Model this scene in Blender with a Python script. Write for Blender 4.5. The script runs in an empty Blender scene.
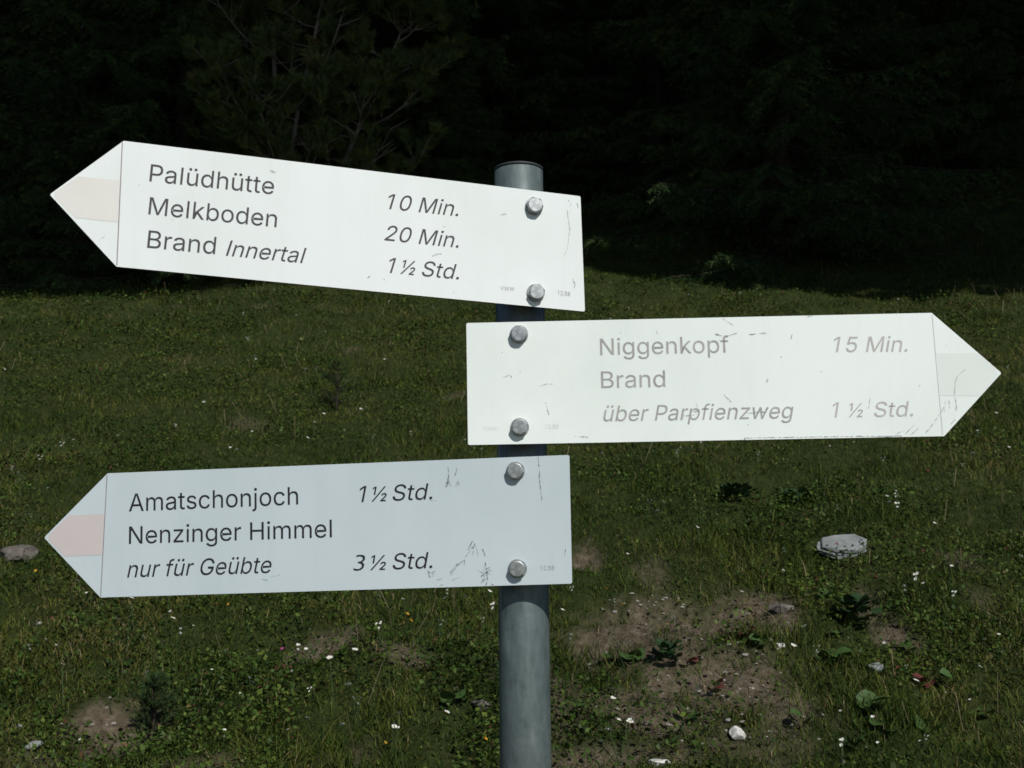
import bpy, bmesh, math, random
import numpy as np
from mathutils import Vector, Matrix
from mathutils.geometry import tessellate_polygon

R = math.radians
SC = bpy.context.scene
COL = SC.collection

# ------------------------------------------------------------------ camera
CAM_Z = 1.6
PITCH = R(7.0)
F_PX = 1050.0
cam_d = bpy.data.cameras.new('camera')
cam = bpy.data.objects.new('camera', cam_d)
COL.objects.link(cam)
cam.location = (0, 0, CAM_Z)
cam.rotation_euler = (R(90) + PITCH, 0, 0)
cam_d.sensor_width = 36.0
cam_d.lens = 36.0 * F_PX / 1024.0
cam_d.clip_start = 0.05
cam_d.clip_end = 500
cam_d.dof.use_dof = True
cam_d.dof.focus_distance = 1.5
cam_d.dof.aperture_fstop = 15.0
SC.camera = cam

# ------------------------------------------------------------------ light
SUN_AZ, SUN_EL = R(23), R(42)          # azimuth to the right of "behind the camera"
sdir = Vector((math.sin(SUN_AZ) * math.cos(SUN_EL), -math.cos(SUN_AZ) * math.cos(SUN_EL), math.sin(SUN_EL)))
sun_d = bpy.data.lights.new('sun', 'SUN')
sun_d.energy = 4.2
sun_d.angle = R(0.53)
sun_d.color = (1.0, 0.965, 0.91)
sun = bpy.data.objects.new('sun', sun_d)
COL.objects.link(sun)
sun.rotation_euler = sdir.to_track_quat('Z', 'Y').to_euler()
world = bpy.data.worlds.new('World')
SC.world = world
world.use_nodes = True
wn = world.node_tree
bg = wn.nodes['Background']
sky = wn.nodes.new('ShaderNodeTexSky')
sky.sky_type = 'NISHITA'
sky.sun_disc = False
sky.sun_elevation = SUN_EL
sky.sun_rotation = math.pi - SUN_AZ
sky.altitude = 1700
wn.links.new(sky.outputs[0], bg.inputs[0])
bg.inputs[1].default_value = 0.08
SC.view_settings.view_transform = 'Standard'
SC.view_settings.look = 'None'
SC.view_settings.gamma = 1.0
SC.view_settings.exposure = -0.04
SC.render.engine = 'CYCLES'
SC.cycles.max_bounces = 5
SC.cycles.diffuse_bounces = 2
SC.cycles.glossy_bounces = 2

# ------------------------------------------------------------------ helpers
FWD = Vector((0, math.cos(PITCH), math.sin(PITCH)))
UPV = Vector((0, -math.sin(PITCH), math.cos(PITCH)))
CAMP = Vector((0, 0, CAM_Z))


def ray(px, py):
    return Vector((1, 0, 0)) * ((px - 512) / F_PX) + FWD + UPV * ((384 - py) / F_PX)


def at_depth(px, py, Y):
    """point on the pixel's sight line at the vertical plane y = Y"""
    d = ray(px, py)
    return CAMP + d * (Y / d.y)


def tag(o, label=None, cat=None, group=None, kind=None):
    for k, v in (('label', label), ('category', cat), ('group', group), ('kind', kind)):
        if v:
            o[k] = v
    return o


def link(name, mesh, mats=None, parent=None):
    o = bpy.data.objects.new(name, mesh)
    COL.objects.link(o)
    for m in (mats if isinstance(mats, (list, tuple)) else [mats] if mats else []):
        mesh.materials.append(m)
    if parent:
        o.parent = parent
    return o


def empty(name, loc=(0, 0, 0), rz=0.0, parent=None):
    o = bpy.data.objects.new(name, None)
    COL.objects.link(o)
    o.location = loc
    o.rotation_euler = (0, 0, rz)
    o.empty_display_size = 0.1
    if parent:
        o.parent = parent
    return o


def np_mesh(name, V, faces_idx, nper, attrs=None, smooth=False, mat_idx=None):
    """mesh from arrays: V (n,3), faces (m,nper)"""
    me = bpy.data.meshes.new(name)
    V = np.ascontiguousarray(V, dtype=np.float32)
    Fi = np.ascontiguousarray(faces_idx, dtype=np.int32)
    me.vertices.add(len(V))
    me.vertices.foreach_set('co', V.ravel())
    me.loops.add(Fi.size)
    me.loops.foreach_set('vertex_index', Fi.ravel())
    me.polygons.add(len(Fi))
    me.polygons.foreach_set('loop_start', np.arange(0, Fi.size, nper, dtype=np.int32))
    if mat_idx is not None:
        me.polygons.foreach_set('material_index', np.ascontiguousarray(mat_idx, dtype=np.int32))
    if smooth:
        me.polygons.foreach_set('use_smooth', np.ones(len(Fi), dtype=bool))
    for k, a in (attrs or {}).items():
        at = me.attributes.new(k, 'FLOAT', 'POINT')
        at.data.foreach_set('value', np.ascontiguousarray(a, dtype=np.float32))
    me.update(calc_edges=True)
    me.validate()
    return me


def bm_mesh(name, bm, smooth=False):
    me = bpy.data.meshes.new(name)
    bm.to_mesh(me)
    bm.free()
    if smooth:
        for p in me.polygons:
            p.use_smooth = True
    return me


def vnoise(x, y, seed=0):
    """smooth value noise, arrays in, 0..1 out"""
    x = np.asarray(x, dtype=np.float64); y = np.asarray(y, dtype=np.float64)
    xi = np.floor(x).astype(np.int64); yi = np.floor(y).astype(np.int64)
    fx = x - xi; fy = y - yi
    fx = fx * fx * (3 - 2 * fx); fy = fy * fy * (3 - 2 * fy)

    def h(a, b):
        n = (a * 374761393 + b * 668265263 + seed * 1442695041) & 0xFFFFFFFF
        n = ((n ^ (n >> 13)) * 1274126177) & 0xFFFFFFFF
        n = n ^ (n >> 16)
        return (n & 0xFFFF) / 65535.0
    return (h(xi, yi) * (1 - fx) + h(xi + 1, yi) * fx) * (1 - fy) + (h(xi, yi + 1) * (1 - fx) + h(xi + 1, yi + 1) * fx) * fy


def fbm(x, y, seed=0, oct=4):
    s = 0.0; a = 0.5; t = 0.0
    for i in range(oct):
        s = s + a * vnoise(np.asarray(x) * 2 ** i + 17.3 * i, np.asarray(y) * 2 ** i - 9.1 * i, seed + i)
        t += a; a *= 0.5
    return s / t


# ------------------------------------------------------------------ materials
def new_mat(name):
    m = bpy.data.materials.new(name)
    m.use_nodes = True
    nt = m.node_tree
    return m, nt, nt.nodes['Principled BSDF']


def noise_node(nt, scale, detail=4, rough=0.6, coord='Object', stretch=None):
    tc = nt.nodes.new('ShaderNodeTexCoord')
    n = nt.nodes.new('ShaderNodeTexNoise')
    n.inputs['Scale'].default_value = scale
    n.inputs['Detail'].default_value = detail
    n.inputs['Roughness'].default_value = rough
    src = tc.outputs[coord]
    if stretch:
        mp = nt.nodes.new('ShaderNodeMapping')
        mp.inputs['Scale'].default_value = stretch
        nt.links.new(src, mp.inputs[0]); src = mp.outputs[0]
    nt.links.new(src, n.inputs['Vector'])
    return n


def ramp_node(nt, stops, src):
    r = nt.nodes.new('ShaderNodeValToRGB')
    el = r.color_ramp.elements
    while len(el) < len(stops):
        el.new(0.5)
    for e, (p, c) in zip(el, stops):
        e.position = p
        e.color = (*c, 1) if len(c) == 3 else c
    nt.links.new(src, r.inputs[0])
    return r


def bump_node(nt, src, strength, dist, bsdf):
    b = nt.nodes.new('ShaderNodeBump')
    b.inputs['Strength'].default_value = strength
    b.inputs['Distance'].default_value = dist
    nt.links.new(src, b.inputs['Height'])
    nt.links.new(b.outputs[0], bsdf.inputs['Normal'])


def mat_noise(name, stops, scale, rough=0.8, metal=0.0, bump=0.0, bdist=0.01, detail=5, stretch=None, spec=0.3):
    m, nt, b = new_mat(name)
    n = noise_node(nt, scale, detail, 0.62, stretch=stretch)
    r = ramp_node(nt, stops, n.outputs['Fac'])
    nt.links.new(r.outputs[0], b.inputs['Base Color'])
    b.inputs['Roughness'].default_value = rough
    b.inputs['Metallic'].default_value = metal
    b.inputs['Specular IOR Level'].default_value = spec
    if bump:
        bump_node(nt, n.outputs['Fac'], bump, bdist, b)
    return m


def mat_tint(name, stops, rough=0.7, spec=0.12, trans=0.0):
    """colour picked by the per-vertex 'tint' attribute (plant to plant variation)"""
    m, nt, b = new_mat(name)
    a = nt.nodes.new('ShaderNodeAttribute'); a.attribute_name = 'tint'
    r = ramp_node(nt, stops, a.outputs['Fac'])
    nt.links.new(r.outputs[0], b.inputs['Base Color'])
    b.inputs['Roughness'].default_value = rough
    b.inputs['Specular IOR Level'].default_value = spec
    return m


def mat_scratch(name, stops, scale=260):
    """worn mark: colour broken up by noise so that it only partly covers the paint below"""
    m = mat_noise(name, stops, scale, 0.7)
    nt = m.node_tree
    b = nt.nodes['Principled BSDF']
    n = noise_node(nt, scale * 1.7, 4, 0.7)
    r = ramp_node(nt, [(0.40, (0, 0, 0)), (0.58, (.85, .85, .85))], n.outputs['Fac'])
    nt.links.new(r.outputs[0], b.inputs['Alpha'])
    return m


def mat_sign(name, base, seed):
    """sun-bleached enamel: cloudy fading, faint run-down grime, tiny flecks and a barely wavy sheet"""
    m, nt, b = new_mat(name)
    dark = tuple(v * f for v, f in zip(base, (.90, .915, .905)))
    n1 = noise_node(nt, 5, 5, 0.6, stretch=(1, 1, .7)); n1.inputs['Distortion'].default_value = seed
    r1 = ramp_node(nt, [(0.32, dark), (0.56, base), (0.8, tuple(v * 1.02 for v in base))], n1.outputs['Fac'])
    n2 = noise_node(nt, 60, 5, 0.7, stretch=(1, 1, .06))
    r2 = ramp_node(nt, [(0.28, (.968, .97, .968)), (0.48, (1, 1, 1))], n2.outputs['Fac'])
    n3 = noise_node(nt, 420, 2, 0.5)
    r3_ = ramp_node(nt, [(0.235, (.70, .71, .70)), (0.285, (1, 1, 1))], n3.outputs['Fac'])
    m1 = nt.nodes.new('ShaderNodeMix'); m1.data_type = 'RGBA'; m1.blend_type = 'MULTIPLY'; m1.inputs['Factor'].default_value = 1
    m2 = nt.nodes.new('ShaderNodeMix'); m2.data_type = 'RGBA'; m2.blend_type = 'MULTIPLY'; m2.inputs['Factor'].default_value = 1
    nt.links.new(r1.outputs[0], m1.inputs[6]); nt.links.new(r2.outputs[0], m1.inputs[7])
    nt.links.new(m1.outputs[2], m2.inputs[6]); nt.links.new(r3_.outputs[0], m2.inputs[7])
    nt.links.new(m2.outputs[2], b.inputs['Base Color'])
    rr_ = ramp_node(nt, [(0.3, (.5, .5, .5)), (0.7, (.36, .36, .36))], n1.outputs['Fac'])
    nt.links.new(rr_.outputs[0], b.inputs['Roughness'])
    b.inputs['Specular IOR Level'].default_value = 0.35
    nb = noise_node(nt, 7, 2, 0.4)
    bump_node(nt, nb.outputs['Fac'], 0.12, 0.01, b)
    return m


def mat_plain(name, col, rough=0.6, metal=0.0, spec=0.3):
    c = [max(0, v) for v in col]
    return mat_noise(name, [(0.25, tuple(v * 0.85 for v in c)), (0.75, tuple(min(1, v * 1.12) for v in c))], 30, rough, metal, spec=spec)

# letter outlines (units: 1/1000), sampled to polygons
GLYPHS = {
 '.': (188, [[(95,-4),(86,-4),(78,-1),(70,3),(63,9),(57,16),(53,24),(50,32),(50,41),(50,50),(53,59),(57,66),(63,73),(70,79),(78,83),(86,86),(95,87),(104,86),(113,83),(121,79),(128,73),(134,66),(138,59),(140,50),(141,41),(140,32),(138,24),(134,16),(128,9),(121,3),(113,-1),(104,-4)]]),
 '0': (453, [[(227,-7),(199,-5),(174,1),(151,11),(130,24),(111,41),(95,62),(80,86),(69,113),(60,144),(53,178),(49,214),(48,254),(49,294),(53,330),(60,364),(69,395),(81,422),(95,447),(112,467),(130,484),(151,498),(174,508),(200,514),(227,516),(254,514),(279,508),(302,498),(323,484),(342,467),(358,447),(372,422),(384,395),(393,364),(400,330),(404,294),(405,254),(404,214),(400,178),(393,144),(384,113),(373,86),(359,62),(342,41),(323,24),(302,11),(279,1),(254,-5)],[(227,50),(245,51),(261,56),(276,63),(290,74),(303,87),(313,103),(323,122),(330,144),(336,168),(340,194),(343,223),(344,254),(343,285),(340,314),(336,341),(330,365),(323,387),(313,405),(303,422),(290,435),(276,446),(261,453),(245,458),(227,460),(209,458),(192,453),(177,446),(163,435),(151,422),(140,405),(131,387),(123,365),(117,341),(113,314),(110,285),(109,254),(110,223),(113,194),(117,168),(123,144),(131,122),(140,103),(151,87),(163,74),(177,63),(192,56),(209,51)]]),
 '1': (453, [[(276,509),(276,0),(212,0),(212,448),(209,448),(86,358),(86,427),(198,509)]]),
 '2': (453, [[(64,0),(64,47),(234,229),(248,243),(261,257),(272,270),(282,282),(291,294),(299,305),(305,316),(311,327),(315,337),(318,348),(320,360),(320,371),(319,385),(317,397),(313,408),(308,419),(301,428),(293,436),(283,443),(273,449),(262,454),(250,457),(237,459),(224,460),(209,459),(196,457),(184,453),(172,447),(162,441),(153,433),(145,424),(139,413),(134,402),(130,390),(128,376),(127,362),(66,362),(67,384),(71,405),(77,424),(86,442),(98,459),(111,473),(126,486),(143,496),(162,505),(182,511),(203,514),(225,516),(247,514),(268,511),(288,505),(306,497),(323,486),(337,474),(350,461),(361,445),(370,428),(376,411),(380,392),(381,372),(380,358),(378,345),(375,331),(371,318),(365,304),(357,290),(347,275),(336,259),(322,241),(306,223),(288,202),(267,180),(153,60),(153,57),(389,57),(389,0)]]),
 '3': (453, [[(80,428),(101,442),(127,449),(152,453),(177,454),(223,449),(260,433),(283,406),(292,370),(283,335),(257,309),(217,293),(168,291),(168,234),(222,233),(265,214),(292,183),(301,144),(293,107),(271,79),(237,61),(194,55),(159,57),(125,64),(90,77),(65,97),(66,25),(93,18),(125,9),(157,4),(187,1),(264,12),(323,43),(360,88),(374,149),(368,184),(354,218),(328,244),(285,268),(324,295),(347,318),(359,347),(364,382),(352,433),(317,474),(264,498),(190,507),(159,506),(130,502),(103,496),(81,491)]]),
 '5': (453, [[(221,-7),(199,-6),(178,-2),(159,3),(140,11),(123,21),(108,32),(94,45),(83,60),(73,76),(66,93),(62,111),(60,130),(122,130),(124,119),(127,108),(132,98),(138,89),(145,80),(154,73),(163,66),(173,60),(184,56),(196,52),(208,50),(221,50),(236,51),(250,53),(264,58),(276,64),(288,72),(298,82),(307,92),(314,104),(320,117),(324,131),(327,146),(328,162),(327,178),(324,193),(320,208),(314,221),(306,233),(297,244),(286,254),(275,262),(262,269),(248,273),(233,276),(218,277),(205,276),(192,275),(180,272),(167,268),(156,264),(145,258),(136,252),(128,246),(67,253),(96,509),(366,509),(366,452),(151,452),(134,301),(136,301),(145,308),(155,315),(166,320),(178,325),(190,329),(203,331),(216,333),(229,334),(247,333),(263,330),(279,326),(294,321),(308,314),(321,306),(334,296),(345,285),(355,273),(364,260),(372,246),(379,231),(384,215),(388,199),(390,181),(391,163),(390,139),(385,117),(379,95),(369,76),(357,57),(343,41),(327,27),(309,15),(289,6),(268,-1),(245,-5)]]),
 '8': (453, [[(226,-7),(201,-6),(178,-2),(156,3),(136,11),(117,21),(101,33),(86,47),(74,62),(64,78),(57,96),(53,115),(52,135),(53,151),(55,166),(59,181),(65,195),(72,208),(81,220),(90,231),(101,241),(113,249),(125,256),(139,261),(153,265),(153,267),(135,273),(119,282),(105,293),(93,308),(83,324),(76,342),(72,360),(70,380),(72,399),(75,417),(82,434),(90,450),(101,464),(114,477),(129,488),(146,498),(164,506),(184,511),(204,514),(226,516),(248,514),(269,511),(288,506),(306,498),(323,488),(337,477),(350,464),(361,450),(370,434),(377,417),(380,399),(382,380),(380,361),(376,342),(369,324),(359,308),(347,293),(333,282),(318,273),(300,267),(300,265),(314,261),(327,256),(339,249),(351,241),(362,231),(372,220),(380,208),(387,195),(393,181),(397,166),(400,151),(401,135),(399,115),(395,96),(388,78),(378,62),(366,47),(352,33),(335,21),(317,11),(296,3),(275,-2),(251,-6)],[(226,49),(243,50),(258,52),(272,55),(285,60),(296,66),(307,74),(315,82),(323,91),(329,102),(333,113),(336,126),(337,139),(336,152),(333,165),(329,177),(322,189),(314,199),(305,208),(295,216),(283,223),(270,228),(256,232),(242,234),(226,235),(211,234),(196,232),(182,228),(169,223),(157,216),(147,208),(138,199),(130,189),(123,177),(119,165),(116,152),(115,139),(116,126),(119,113),(123,102),(129,91),(136,82),(145,74),(156,66),(167,60),(180,55),(195,52),(210,50)],[(226,290),(239,290),(252,292),(263,296),(274,300),(284,306),(293,313),(300,321),(307,330),(312,341),(316,351),(318,363),(319,376),(318,388),(316,399),(313,410),(308,420),(301,429),(294,437),(285,444),(275,449),(264,454),(252,457),(240,459),(226,460),(213,459),(200,457),(188,454),(177,449),(167,444),(159,437),(151,429),(145,420),(139,410),(136,399),(134,388),(133,376),(134,363),(136,351),(139,341),(145,330),(151,321),(159,313),(168,306),(178,300),(189,296),(201,292),(213,290)]]),
 'A': (480, [[(16,0),(201,509),(276,509),(463,0),(395,0),(287,302),(282,317),(276,334),(270,352),(264,372),(257,394),(250,420),(241,447),(232,478),(245,478),(236,447),(228,419),(220,393),(213,371),(206,351),(201,333),(195,317),(191,302),(85,0)],[(110,142),(110,199),(370,199),(370,142)]]),
 'B': (456, [[(60,0),(60,509),(241,509),(266,508),(289,504),(310,499),(329,491),(345,481),(359,469),(371,456),(381,442),(388,426),(394,410),(397,392),(398,374),(397,358),(395,344),(392,331),(387,320),(380,310),(373,301),(365,293),(356,286),(347,280),(336,275),(326,270),(315,267),(315,262),(327,261),(339,257),(351,252),(363,245),(374,237),(385,227),(394,216),(402,203),(409,189),(414,173),(417,155),(418,136),(417,117),(413,100),(408,83),(400,67),(390,52),(377,39),(362,28),(344,18),(324,10),(301,4),(275,1),(247,0)],[(125,57),(245,57),(272,58),(296,63),(315,70),(330,80),(341,92),(349,105),(354,120),(355,137),(355,149),(352,161),(348,173),(342,184),(335,194),(327,203),(317,211),(306,218),(293,224),(279,228),(264,230),(248,231),(125,231)],[(125,285),(238,285),(252,286),(265,288),(277,291),(288,296),(299,302),(308,309),(316,317),(323,326),(329,337),(333,348),(335,359),(336,372),(334,388),(330,403),(323,417),(313,429),(299,439),(283,446),(263,450),(240,452),(125,452)]]),
 'G': (520, [[(269,-7),(236,-5),(205,1),(176,11),(149,25),(125,43),(104,64),(85,88),(69,116),(57,146),(47,179),(42,215),(40,254),(42,293),(47,329),(57,362),(69,393),(85,421),(103,445),(125,466),(149,484),(175,498),(203,508),(233,514),(265,516),(285,515),(304,513),(322,509),(340,504),(358,497),(374,489),(389,480),(403,469),(416,458),(429,445),(439,431),(449,416),(458,401),(465,384),(470,367),(474,349),(408,349),(404,361),(399,372),(393,383),(387,393),(380,403),(373,411),(365,420),(356,427),(347,434),(337,439),(326,444),(315,448),(304,452),(291,454),(279,455),(265,456),(243,454),(222,450),(202,443),(183,432),(166,419),(150,404),(137,385),(125,364),(116,340),(109,314),(105,285),(103,254),(105,223),(109,194),(116,168),(125,145),(137,124),(151,105),(166,90),(184,76),(203,66),(224,59),(246,54),(269,53),(290,54),(309,57),(328,63),(345,71),(360,81),(374,93),(386,107),(396,123),(404,141),(410,160),(414,180),(415,202),(434,199),(283,199),(283,256),(478,256),(478,200),(476,170),(471,141),(463,115),(451,91),(436,69),(419,50),(399,33),(377,19),(352,8),(326,0),(298,-5)]]),
 'H': (517, [[(60,0),(60,509),(125,509),(125,289),(392,289),(392,509),(457,509),(457,0),(392,0),(392,232),(125,232),(125,0)]]),
 'I': (190, [[(62,0),(62,509),(127,509),(127,0)]]),
 'M': (628, [[(60,0),(60,509),(152,509),(277,187),(287,159),(299,123),(311,84),(322,49),(307,49),(318,83),(330,121),(342,158),(352,187),(476,509),(568,509),(568,0),(504,0),(504,291),(504,327),(505,369),(506,413),(507,457),(513,457),(509,445),(505,433),(502,421),(498,409),(482,363),(467,322),(456,291),(342,0),(286,0),(170,291),(159,321),(145,361),(129,408),(112,457),(119,457),(120,416),(121,372),(122,328),(122,291),(122,0)]]),
 'N': (523, [[(60,0),(60,509),(136,509),(343,183),(347,176),(352,169),(357,160),(363,151),(369,141),(375,130),(381,119),(388,107),(394,94),(401,82),(407,68),(414,55),(405,54),(403,68),(402,81),(401,95),(401,108),(400,121),(400,134),(399,146),(399,157),(399,195),(399,509),(463,509),(463,0),(387,0),(202,290),(177,331),(171,342),(164,354),(156,367),(148,381),(108,452),(119,454),(122,384),(124,328),(125,291),(125,0)]]),
 'P': (445, [[(60,0),(60,509),(235,509),(263,507),(289,503),(312,497),(332,487),(350,476),(366,462),(379,447),(390,430),(398,411),(404,391),(407,370),(409,348),(407,325),(404,304),(398,284),(390,265),(379,248),(366,233),(350,219),(332,207),(312,198),(289,191),(263,187),(235,186),(125,186),(125,0)],[(125,242),(233,242),(252,243),(269,246),(284,250),(297,256),(308,264),(318,272),(327,282),(333,294),(338,306),(342,319),(344,333),(344,348),(344,362),(342,376),(338,389),(333,402),(326,413),(318,423),(308,431),(297,439),(284,444),(268,449),(251,451),(232,452),(125,452)]]),
 'S': (447, [[(224,-9),(197,-8),(172,-4),(149,1),(128,9),(108,19),(91,31),(76,45),(64,60),(54,77),(46,96),(41,115),(38,137),(104,137),(107,123),(110,110),(116,98),(123,88),(132,79),(142,71),(154,64),(166,59),(180,55),(194,52),(209,50),(224,49),(241,50),(257,52),(272,55),(286,60),(299,66),(311,74),(321,82),(329,92),(336,102),(341,114),(345,126),(346,139),(345,151),(342,161),(338,171),(332,179),(325,186),(316,193),(307,199),(296,205),(284,209),(272,214),(259,218),(245,222),(184,239),(154,249),(128,260),(105,274),(86,289),(71,307),(60,326),(54,348),(52,372),(53,393),(58,413),(65,431),(75,448),(87,463),(102,476),(119,488),(138,498),(158,506),(180,511),(203,514),(227,516),(252,514),(275,511),(296,505),(316,498),(334,488),(351,476),(365,463),(377,449),(387,433),(394,415),(399,397),(401,378),(337,378),(334,396),(326,412),(316,426),(302,437),(286,447),(267,453),(247,457),(225,459),(209,458),(194,456),(180,452),(167,448),(156,442),(145,435),(136,427),(129,418),(123,409),(118,398),(116,387),(115,376),(116,363),(119,352),(124,342),(131,334),(139,326),(148,319),(158,313),(169,308),(180,304),(191,300),(202,296),(212,293),(264,279),(276,276),(287,272),(299,268),(312,264),(324,258),(336,252),(347,245),(359,238),(369,229),(379,220),(387,209),(395,198),(401,185),(405,171),(407,155),(408,139),(407,118),(403,99),(396,81),(386,64),(374,48),(360,34),(343,21),(323,11),(302,2),(278,-4),(252,-8)]]),
 'V': (480, [[(204,0),(16,509),(84,509),(192,206),(197,192),(203,176),(209,158),(215,137),(222,115),(230,89),(239,61),(248,31),(235,31),(244,62),(252,90),(260,115),(267,138),(274,158),(279,176),(285,192),(290,206),(395,509),(463,509),(278,0)]]),
 'W': (686, [[(155,0),(16,509),(82,509),(163,196),(166,183),(170,171),(173,158),(175,145),(187,94),(189,80),(192,67),(195,53),(197,40),(189,40),(192,53),(194,67),(197,80),(200,94),(203,107),(205,120),(208,133),(211,145),(224,196),(306,509),(380,509),(462,196),(465,183),(468,171),(471,158),(474,145),(486,94),(489,80),(492,67),(494,53),(497,40),(488,40),(491,53),(493,67),(496,80),(499,94),(502,107),(504,120),(507,133),(510,145),(523,196),(603,509),(670,509),(530,0),(455,0),(368,323),(363,339),(359,356),(355,373),(351,391),(347,410),(344,431),(340,452),(336,475),(350,475),(346,453),(342,433),(339,413),(335,395),(331,377),(327,359),(323,341),(318,323),(230,0)]]),
 'a': (389, [[(160,-9),(142,-8),(126,-5),(110,-1),(94,5),(80,12),(68,22),(57,32),(48,45),(40,58),(35,73),(31,90),(30,108),(31,123),(34,138),(38,150),(43,161),(50,171),(58,179),(67,187),(78,193),(89,199),(100,203),(112,207),(125,211),(138,213),(152,216),(165,218),(178,220),(234,227),(244,228),(252,230),(259,232),(265,235),(270,238),(273,243),(275,248),(276,255),(276,257),(275,268),(273,279),(271,288),(267,297),(262,304),(256,311),(248,317),(240,322),(230,326),(220,329),(208,330),(196,331),(183,330),(171,329),(159,326),(149,322),(140,318),(132,313),(124,307),(118,301),(112,294),(107,288),(103,281),(100,274),(41,291),(48,308),(57,322),(67,335),(79,346),(91,355),(104,364),(118,370),(133,375),(148,379),(163,382),(179,384),(194,384),(204,384),(215,383),(227,382),(239,379),(251,376),(263,372),(275,367),(286,360),(296,353),(306,343),(315,333),(322,320),(329,306),(333,290),(336,272),(337,251),(337,0),(277,0),(277,52),(272,52),(269,45),(264,38),(258,32),(252,25),(244,18),(236,12),(226,6),(215,1),(203,-3),(190,-6),(176,-8)],[(170,45),(187,46),(202,49),(216,53),(228,59),(239,66),(248,74),(257,83),(263,93),(269,104),(272,115),(275,126),(276,138),(276,190),(273,188),(270,186),(265,184),(259,182),(253,180),(246,179),(239,177),(231,176),(200,171),(175,168),(165,166),(154,164),(144,162),(134,159),(125,155),(117,150),(110,145),(103,139),(98,132),(95,124),(93,115),(92,105),(92,95),(94,87),(98,79),(102,72),(107,66),(114,61),(121,56),(130,52),(139,49),(149,47),(159,46)]]),
 'b': (424, [[(229,-8),(213,-7),(198,-5),(184,-1),(172,4),(162,10),(153,17),(145,24),(138,31),(132,39),(127,46),(122,53),(118,59),(112,59),(112,0),(53,0),(53,509),(114,509),(114,319),(118,319),(122,325),(127,331),(132,338),(137,346),(144,353),(152,360),(161,367),(171,373),(183,378),(197,381),(212,384),(229,384),(252,383),(274,378),(294,371),(313,361),(330,347),(345,332),(359,313),(370,293),(379,270),(385,245),(389,218),(390,189),(389,160),(385,133),(379,108),(370,84),(359,64),(346,45),(330,29),(313,16),(294,5),(274,-2),(252,-7)],[(220,47),(237,48),(253,51),(267,57),(279,66),(291,76),(301,88),(309,101),(316,117),(321,133),(325,151),(327,170),(328,189),(327,209),(325,227),(321,245),(316,261),(309,276),(301,290),(291,301),(280,311),(267,319),(253,325),(237,329),(220,330),(203,329),(188,325),(174,320),(161,312),(150,302),(140,291),(132,278),(125,263),(120,247),(116,229),(113,210),(113,189),(113,169),(116,150),(120,132),(125,115),(132,100),(140,86),(150,75),(162,65),(174,57),(188,51),(204,48)]]),
 'c': (396, [[(207,-8),(182,-7),(159,-2),(137,6),(117,16),(98,30),(82,46),(68,64),(56,85),(46,108),(40,133),(36,159),(34,187),(36,216),(40,243),(46,268),(56,291),(68,312),(82,330),(98,346),(117,360),(137,371),(159,378),(182,383),(207,384),(221,384),(234,383),(247,380),(260,377),(272,373),(284,368),(295,362),(305,356),(315,349),(324,341),(332,332),(340,322),(347,312),(353,301),(358,289),(362,277),(303,262),(301,269),(298,276),(294,283),(290,289),(286,295),(281,301),(276,306),(270,311),(264,315),(257,319),(250,322),(242,325),(234,327),(226,329),(217,329),(207,330),(189,329),(173,325),(158,319),(145,310),(134,300),(124,287),(115,274),(108,258),(103,242),(99,224),(97,206),(96,187),(97,169),(99,151),(103,134),(108,117),(115,102),(124,89),(134,76),(145,66),(158,57),(173,51),(189,48),(207,46),(217,47),(226,48),(234,49),(243,52),(250,54),(258,58),(264,62),(271,66),(277,71),(282,76),(287,82),(292,89),(296,95),(299,102),(302,110),(304,117),(363,102),(359,90),(354,78),(348,67),(341,56),(334,46),(325,37),(316,29),(306,21),(296,15),(285,9),(273,4),(261,-1),(248,-4),(235,-6),(221,-8)]]),
 'd': (424, [[(195,-8),(172,-7),(151,-2),(130,5),(111,16),(94,29),(79,45),(66,64),(55,84),(46,108),(39,133),(35,160),(34,189),(35,218),(39,245),(46,270),(55,293),(66,313),(79,332),(95,347),(112,361),(131,371),(151,378),(173,383),(196,384),(213,384),(228,381),(241,378),(253,373),(263,367),(272,360),(280,353),(287,346),(293,338),(298,331),(303,325),(306,319),(311,319),(311,509),(372,509),(372,0),(313,0),(313,59),(307,59),(303,53),(298,46),(293,39),(287,31),(280,24),(272,17),(263,10),(252,4),(241,-1),(227,-5),(212,-7)],[(205,47),(221,48),(236,51),(250,57),(263,65),(274,75),(284,86),(293,100),(299,115),(305,132),(309,150),(311,169),(312,189),(311,210),(309,229),(305,247),(300,263),(293,278),(284,291),(275,302),(263,312),(251,320),(237,325),(221,329),(205,330),(187,329),(172,325),(157,319),(145,311),(133,301),(124,290),(115,276),(108,261),(103,245),(99,227),(97,209),(96,189),(97,170),(99,151),(103,133),(109,117),(115,101),(124,88),(134,76),(145,66),(158,57),(172,51),(188,48)]]),
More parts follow.
